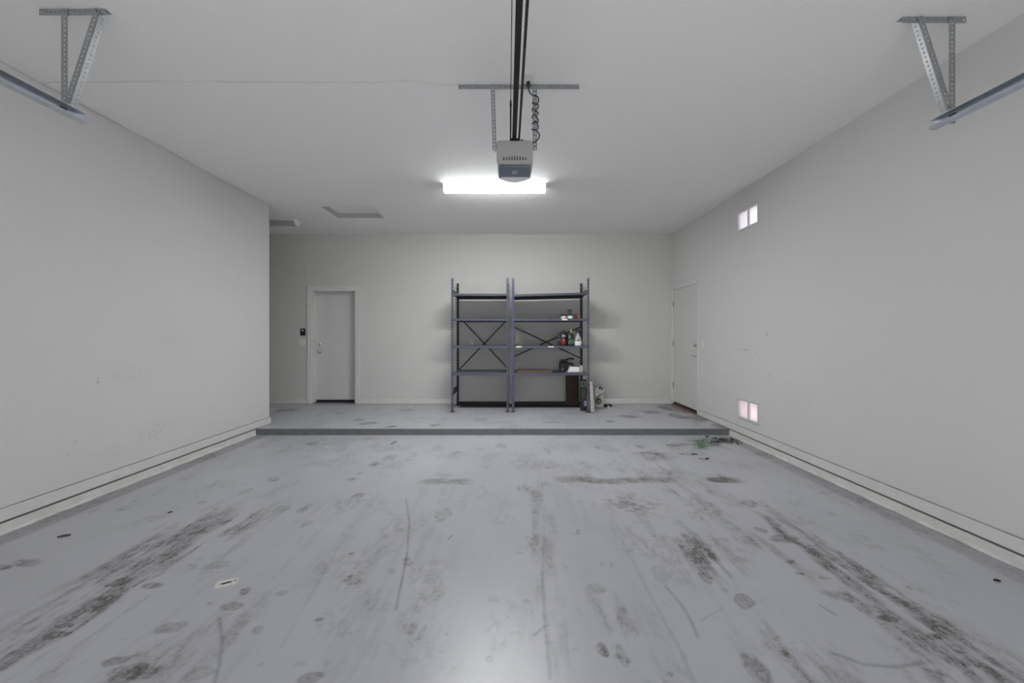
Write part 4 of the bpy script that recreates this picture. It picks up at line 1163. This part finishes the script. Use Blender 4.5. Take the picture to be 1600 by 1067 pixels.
# crumpled black plastic
def crumple(name, c, r, m, label, cat, seed, sq=(1, 1, .7)):
    rn = random.Random(seed); q = MB(); nu, nv = 14, 8
    for v in range(nv + 1):
        th = math.pi * v / nv
        for u in range(nu):
            ph = 2 * math.pi * u / nu; k = r * (.7 + .5 * rn.random())
            q.v.append((c[0] + sq[0] * k * math.sin(th) * math.cos(ph), c[1] + sq[1] * k * math.sin(th) * math.sin(ph), max(c[2], c[2] + r * sq[2] * .85 - sq[2] * k * math.cos(th))))
    for v in range(nv):
        for u in range(nu): q.f.append((v * nu + u, v * nu + (u + 1) % nu, (v + 1) * nu + (u + 1) % nu, (v + 1) * nu + u))
    return tag(q.build(name, m), label, cat)


Yk = F / 88.2
crumple('crumpled_plastic', ((946.6 - 799) / 88.2, Yk, ST), .042, M_BLKPL, 'crumpled black plastic scrap nearest the white bag', 'scrap', 5)
crumple('crumpled_plastic', ((953.5 - 799) / 88.2, Yk + .02, ST), .04, M_BLKPL, 'crumpled black plastic scrap farthest right of the bag', 'scrap', 6)
crumple('crumpled_paper', ((950 - 799) / 88.2, Yk - .03, ST), .022, m_cream, 'tiny crumpled pale paper between the black scraps', 'scrap', 8)

# rust flakes around the right post foot
m = MB(); rn = random.Random(4)
for k in range(60):
    a = rn.gauss(0, .07); b = rn.gauss(0, .035); s = rn.uniform(.003, .009)
    m.bar((1.27 + a, YP0 - .075 + b, ST + .0015), (1.27 + a + s, YP0 - .075 + b + rn.uniform(-s, s), ST + .003), (0, 1, .2), s, .002)
tag(m.build('rust_flakes', M_RUST), 'scattered rust flakes around the foot of the right shelf post', 'debris', kind='stuff')

# ------------------------------------------------------------------ leaf litter near the step and small floor things
m_leaf = mat('faded_green_leaf', (.19, .29, .16), .7, var=.4, vscale=20); m_litter = mat('dark_leaf_litter', (.035, .035, .025), .85, var=.4, vscale=30)
rn = random.Random(9)


def blade(m, p, ang, L, w, lift, curl):
    d = Vector((math.cos(ang), math.sin(ang), 0)); n = Vector((-d.y, d.x, 0)); b0 = len(m.v)
    for k in range(5):
        f = k / 4; c = Vector(p) + d * L * f + n * curl * f * f + Vector((0, 0, .003 + lift * math.sin(math.pi * f)))
        ww = w * (1 - f * .85) / 2
        m.v += [tuple(c + n * ww), tuple(c - n * ww), tuple(c + Vector((0, 0, -.0015)))]
    for k in range(4):
        a = b0 + 3 * k
        m.f += [(a, a + 3, a + 4, a + 1), (a + 1, a + 4, a + 5, a + 2), (a + 2, a + 5, a + 3, a)]
    m.f += [(b0, b0 + 1, b0 + 2), (b0 + 12, b0 + 14, b0 + 13)]


m = MB()
for k in range(85):
    px = rn.gauss(1095, 6); py = rn.gauss(693, 4.5)
    q = FL(px, max(684, py)); blade(m, (q[0], q[1], 0), rn.gauss(-1.7, .9), rn.uniform(.06, .2), rn.uniform(.005, .011), rn.uniform(.004, .035), rn.uniform(-.05, .05))
tag(m.build('dried_grass', m_leaf), 'small heap of faded green grass blades below the step', 'grass', kind='stuff')
m = MB()
for k in range(120):
    u = rn.random()
    q = FL(1114 + 44 * u + rn.gauss(0, 3), 684 + 8 * u * rn.random() + abs(rn.gauss(0, 3)))
    blade(m, (min(q[0], XR - .09), min(q[1], YS - .1), 0), rn.uniform(0, 6.28), rn.uniform(.02, .07), rn.uniform(.006, .016), rn.uniform(.002, .014), rn.uniform(-.02, .02))
for k in range(26):
    q = FL(rn.uniform(1108, 1124), rn.uniform(689, 696)); blade(m, (q[0], q[1], 0), rn.gauss(0, .4), rn.uniform(.05, .1), rn.uniform(.008, .02), rn.uniform(.003, .015), rn.uniform(-.02, .02))
tag(m.build('leaf_litter', m_litter), 'dark dry leaf litter in the corner below the step', 'leaves', kind='stuff')


def leaf(px, py, L, w, ang, m_, label, name='dry_leaf', cat='leaf', z=0):
    q = FL(px, py, z); d = Vector((math.cos(ang), math.sin(ang), 0)); n = Vector((-d.y, d.x, 0)); c = Vector((q[0], q[1], z)); m = MB(); K_ = 8
    for k in range(K_ + 1):
        f = k / K_; ww = w / 2 * math.sin(math.pi * min(1, .08 + f * .9)); p = c + d * (L * (f - .5))
        m.v += [tuple(p + n * ww + Vector((0, 0, .008))), tuple(p + Vector((0, 0, .003))), tuple(p - n * ww + Vector((0, 0, .009))), tuple(p + Vector((0, 0, .0005)))]
    for k in range(K_):
        a = 4 * k
        for i, j in ((0, 1), (1, 2), (2, 3), (3, 0)): m.f.append((a + i, a + j, a + j + 4, a + i + 4))
    m.f += [(0, 1, 2, 3), (4 * K_, 4 * K_ + 1, 4 * K_ + 2, 4 * K_ + 3)]
    return tag(m.build(name, m_), label, cat)


m_dry = mat('dry_leaf_brown', (.10, .085, .06), .8)
leaf(100, 838, .065, .028, .5, m_dry, 'small dry curled leaf on the floor near the left wall')
leaf(1105, 682.5, .08, .05, .7, m_litter, 'dark curled leaf just behind the green grass heap')
leaf(1105, 717, .05, .03, .2, m_litter, 'dark leaf fragment in front of the green grass heap')
leaf(1558, 908, .03, .02, -.3, M_BLACK, 'tiny black chip on the floor near the right wall', 'floor_chip', 'chip')
leaf(1085, 710, .08, .02, .1, m_litter, 'thin dark leaf sliver left of the grass heap')
leaf(548, 866, .03, .012, .6, mat('pale_twig', (.4, .36, .28), .7), 'tiny pale wood splinter on the floor left of centre', 'wood_splinter', 'splinter')
leaf(266, 801, .03, .012, .8, m_dry, 'tiny dark crumb on the floor beside the left wall', 'floor_chip', 'chip')

# torn paper sticker on the floor
q = FL(354, 911); t = thing('floor_sticker', (q[0], q[1], 0), 'torn white paper sticker stuck to the floor on the left', 'sticker')
a = math.radians(22); ca, sa = math.cos(a), math.sin(a)
T = lambda u, v, s: (q[0] + u * ca - v * sa, q[1] + u * sa + v * ca, s)
MB().extrude([(-.05, -.034), (-.02, -.038), (.02, -.03), (.05, -.035), (.052, .03), (.01, .036), (-.03, .032), (-.052, .035)], .0003, .0016, T).build('paper', mat('dirty_paper', (.66, .65, .61), .8, var=.15, vscale=60), t)
MB().extrude([(-.03, -.004), (-.01, -.012), (.02, -.004), (.03, .006), (.012, .01), (-.018, .006)], .0017, .0021, T).build('ink_mark', mat('smudged_ink', (.06, .058, .055), .8, var=.6, vscale=120), t)
MB().extrude([(.033, .004), (.042, .002), (.044, .012), (.036, .014)], .0017, .0021, T).build('ink_mark', MATS['smudged_ink'], t)
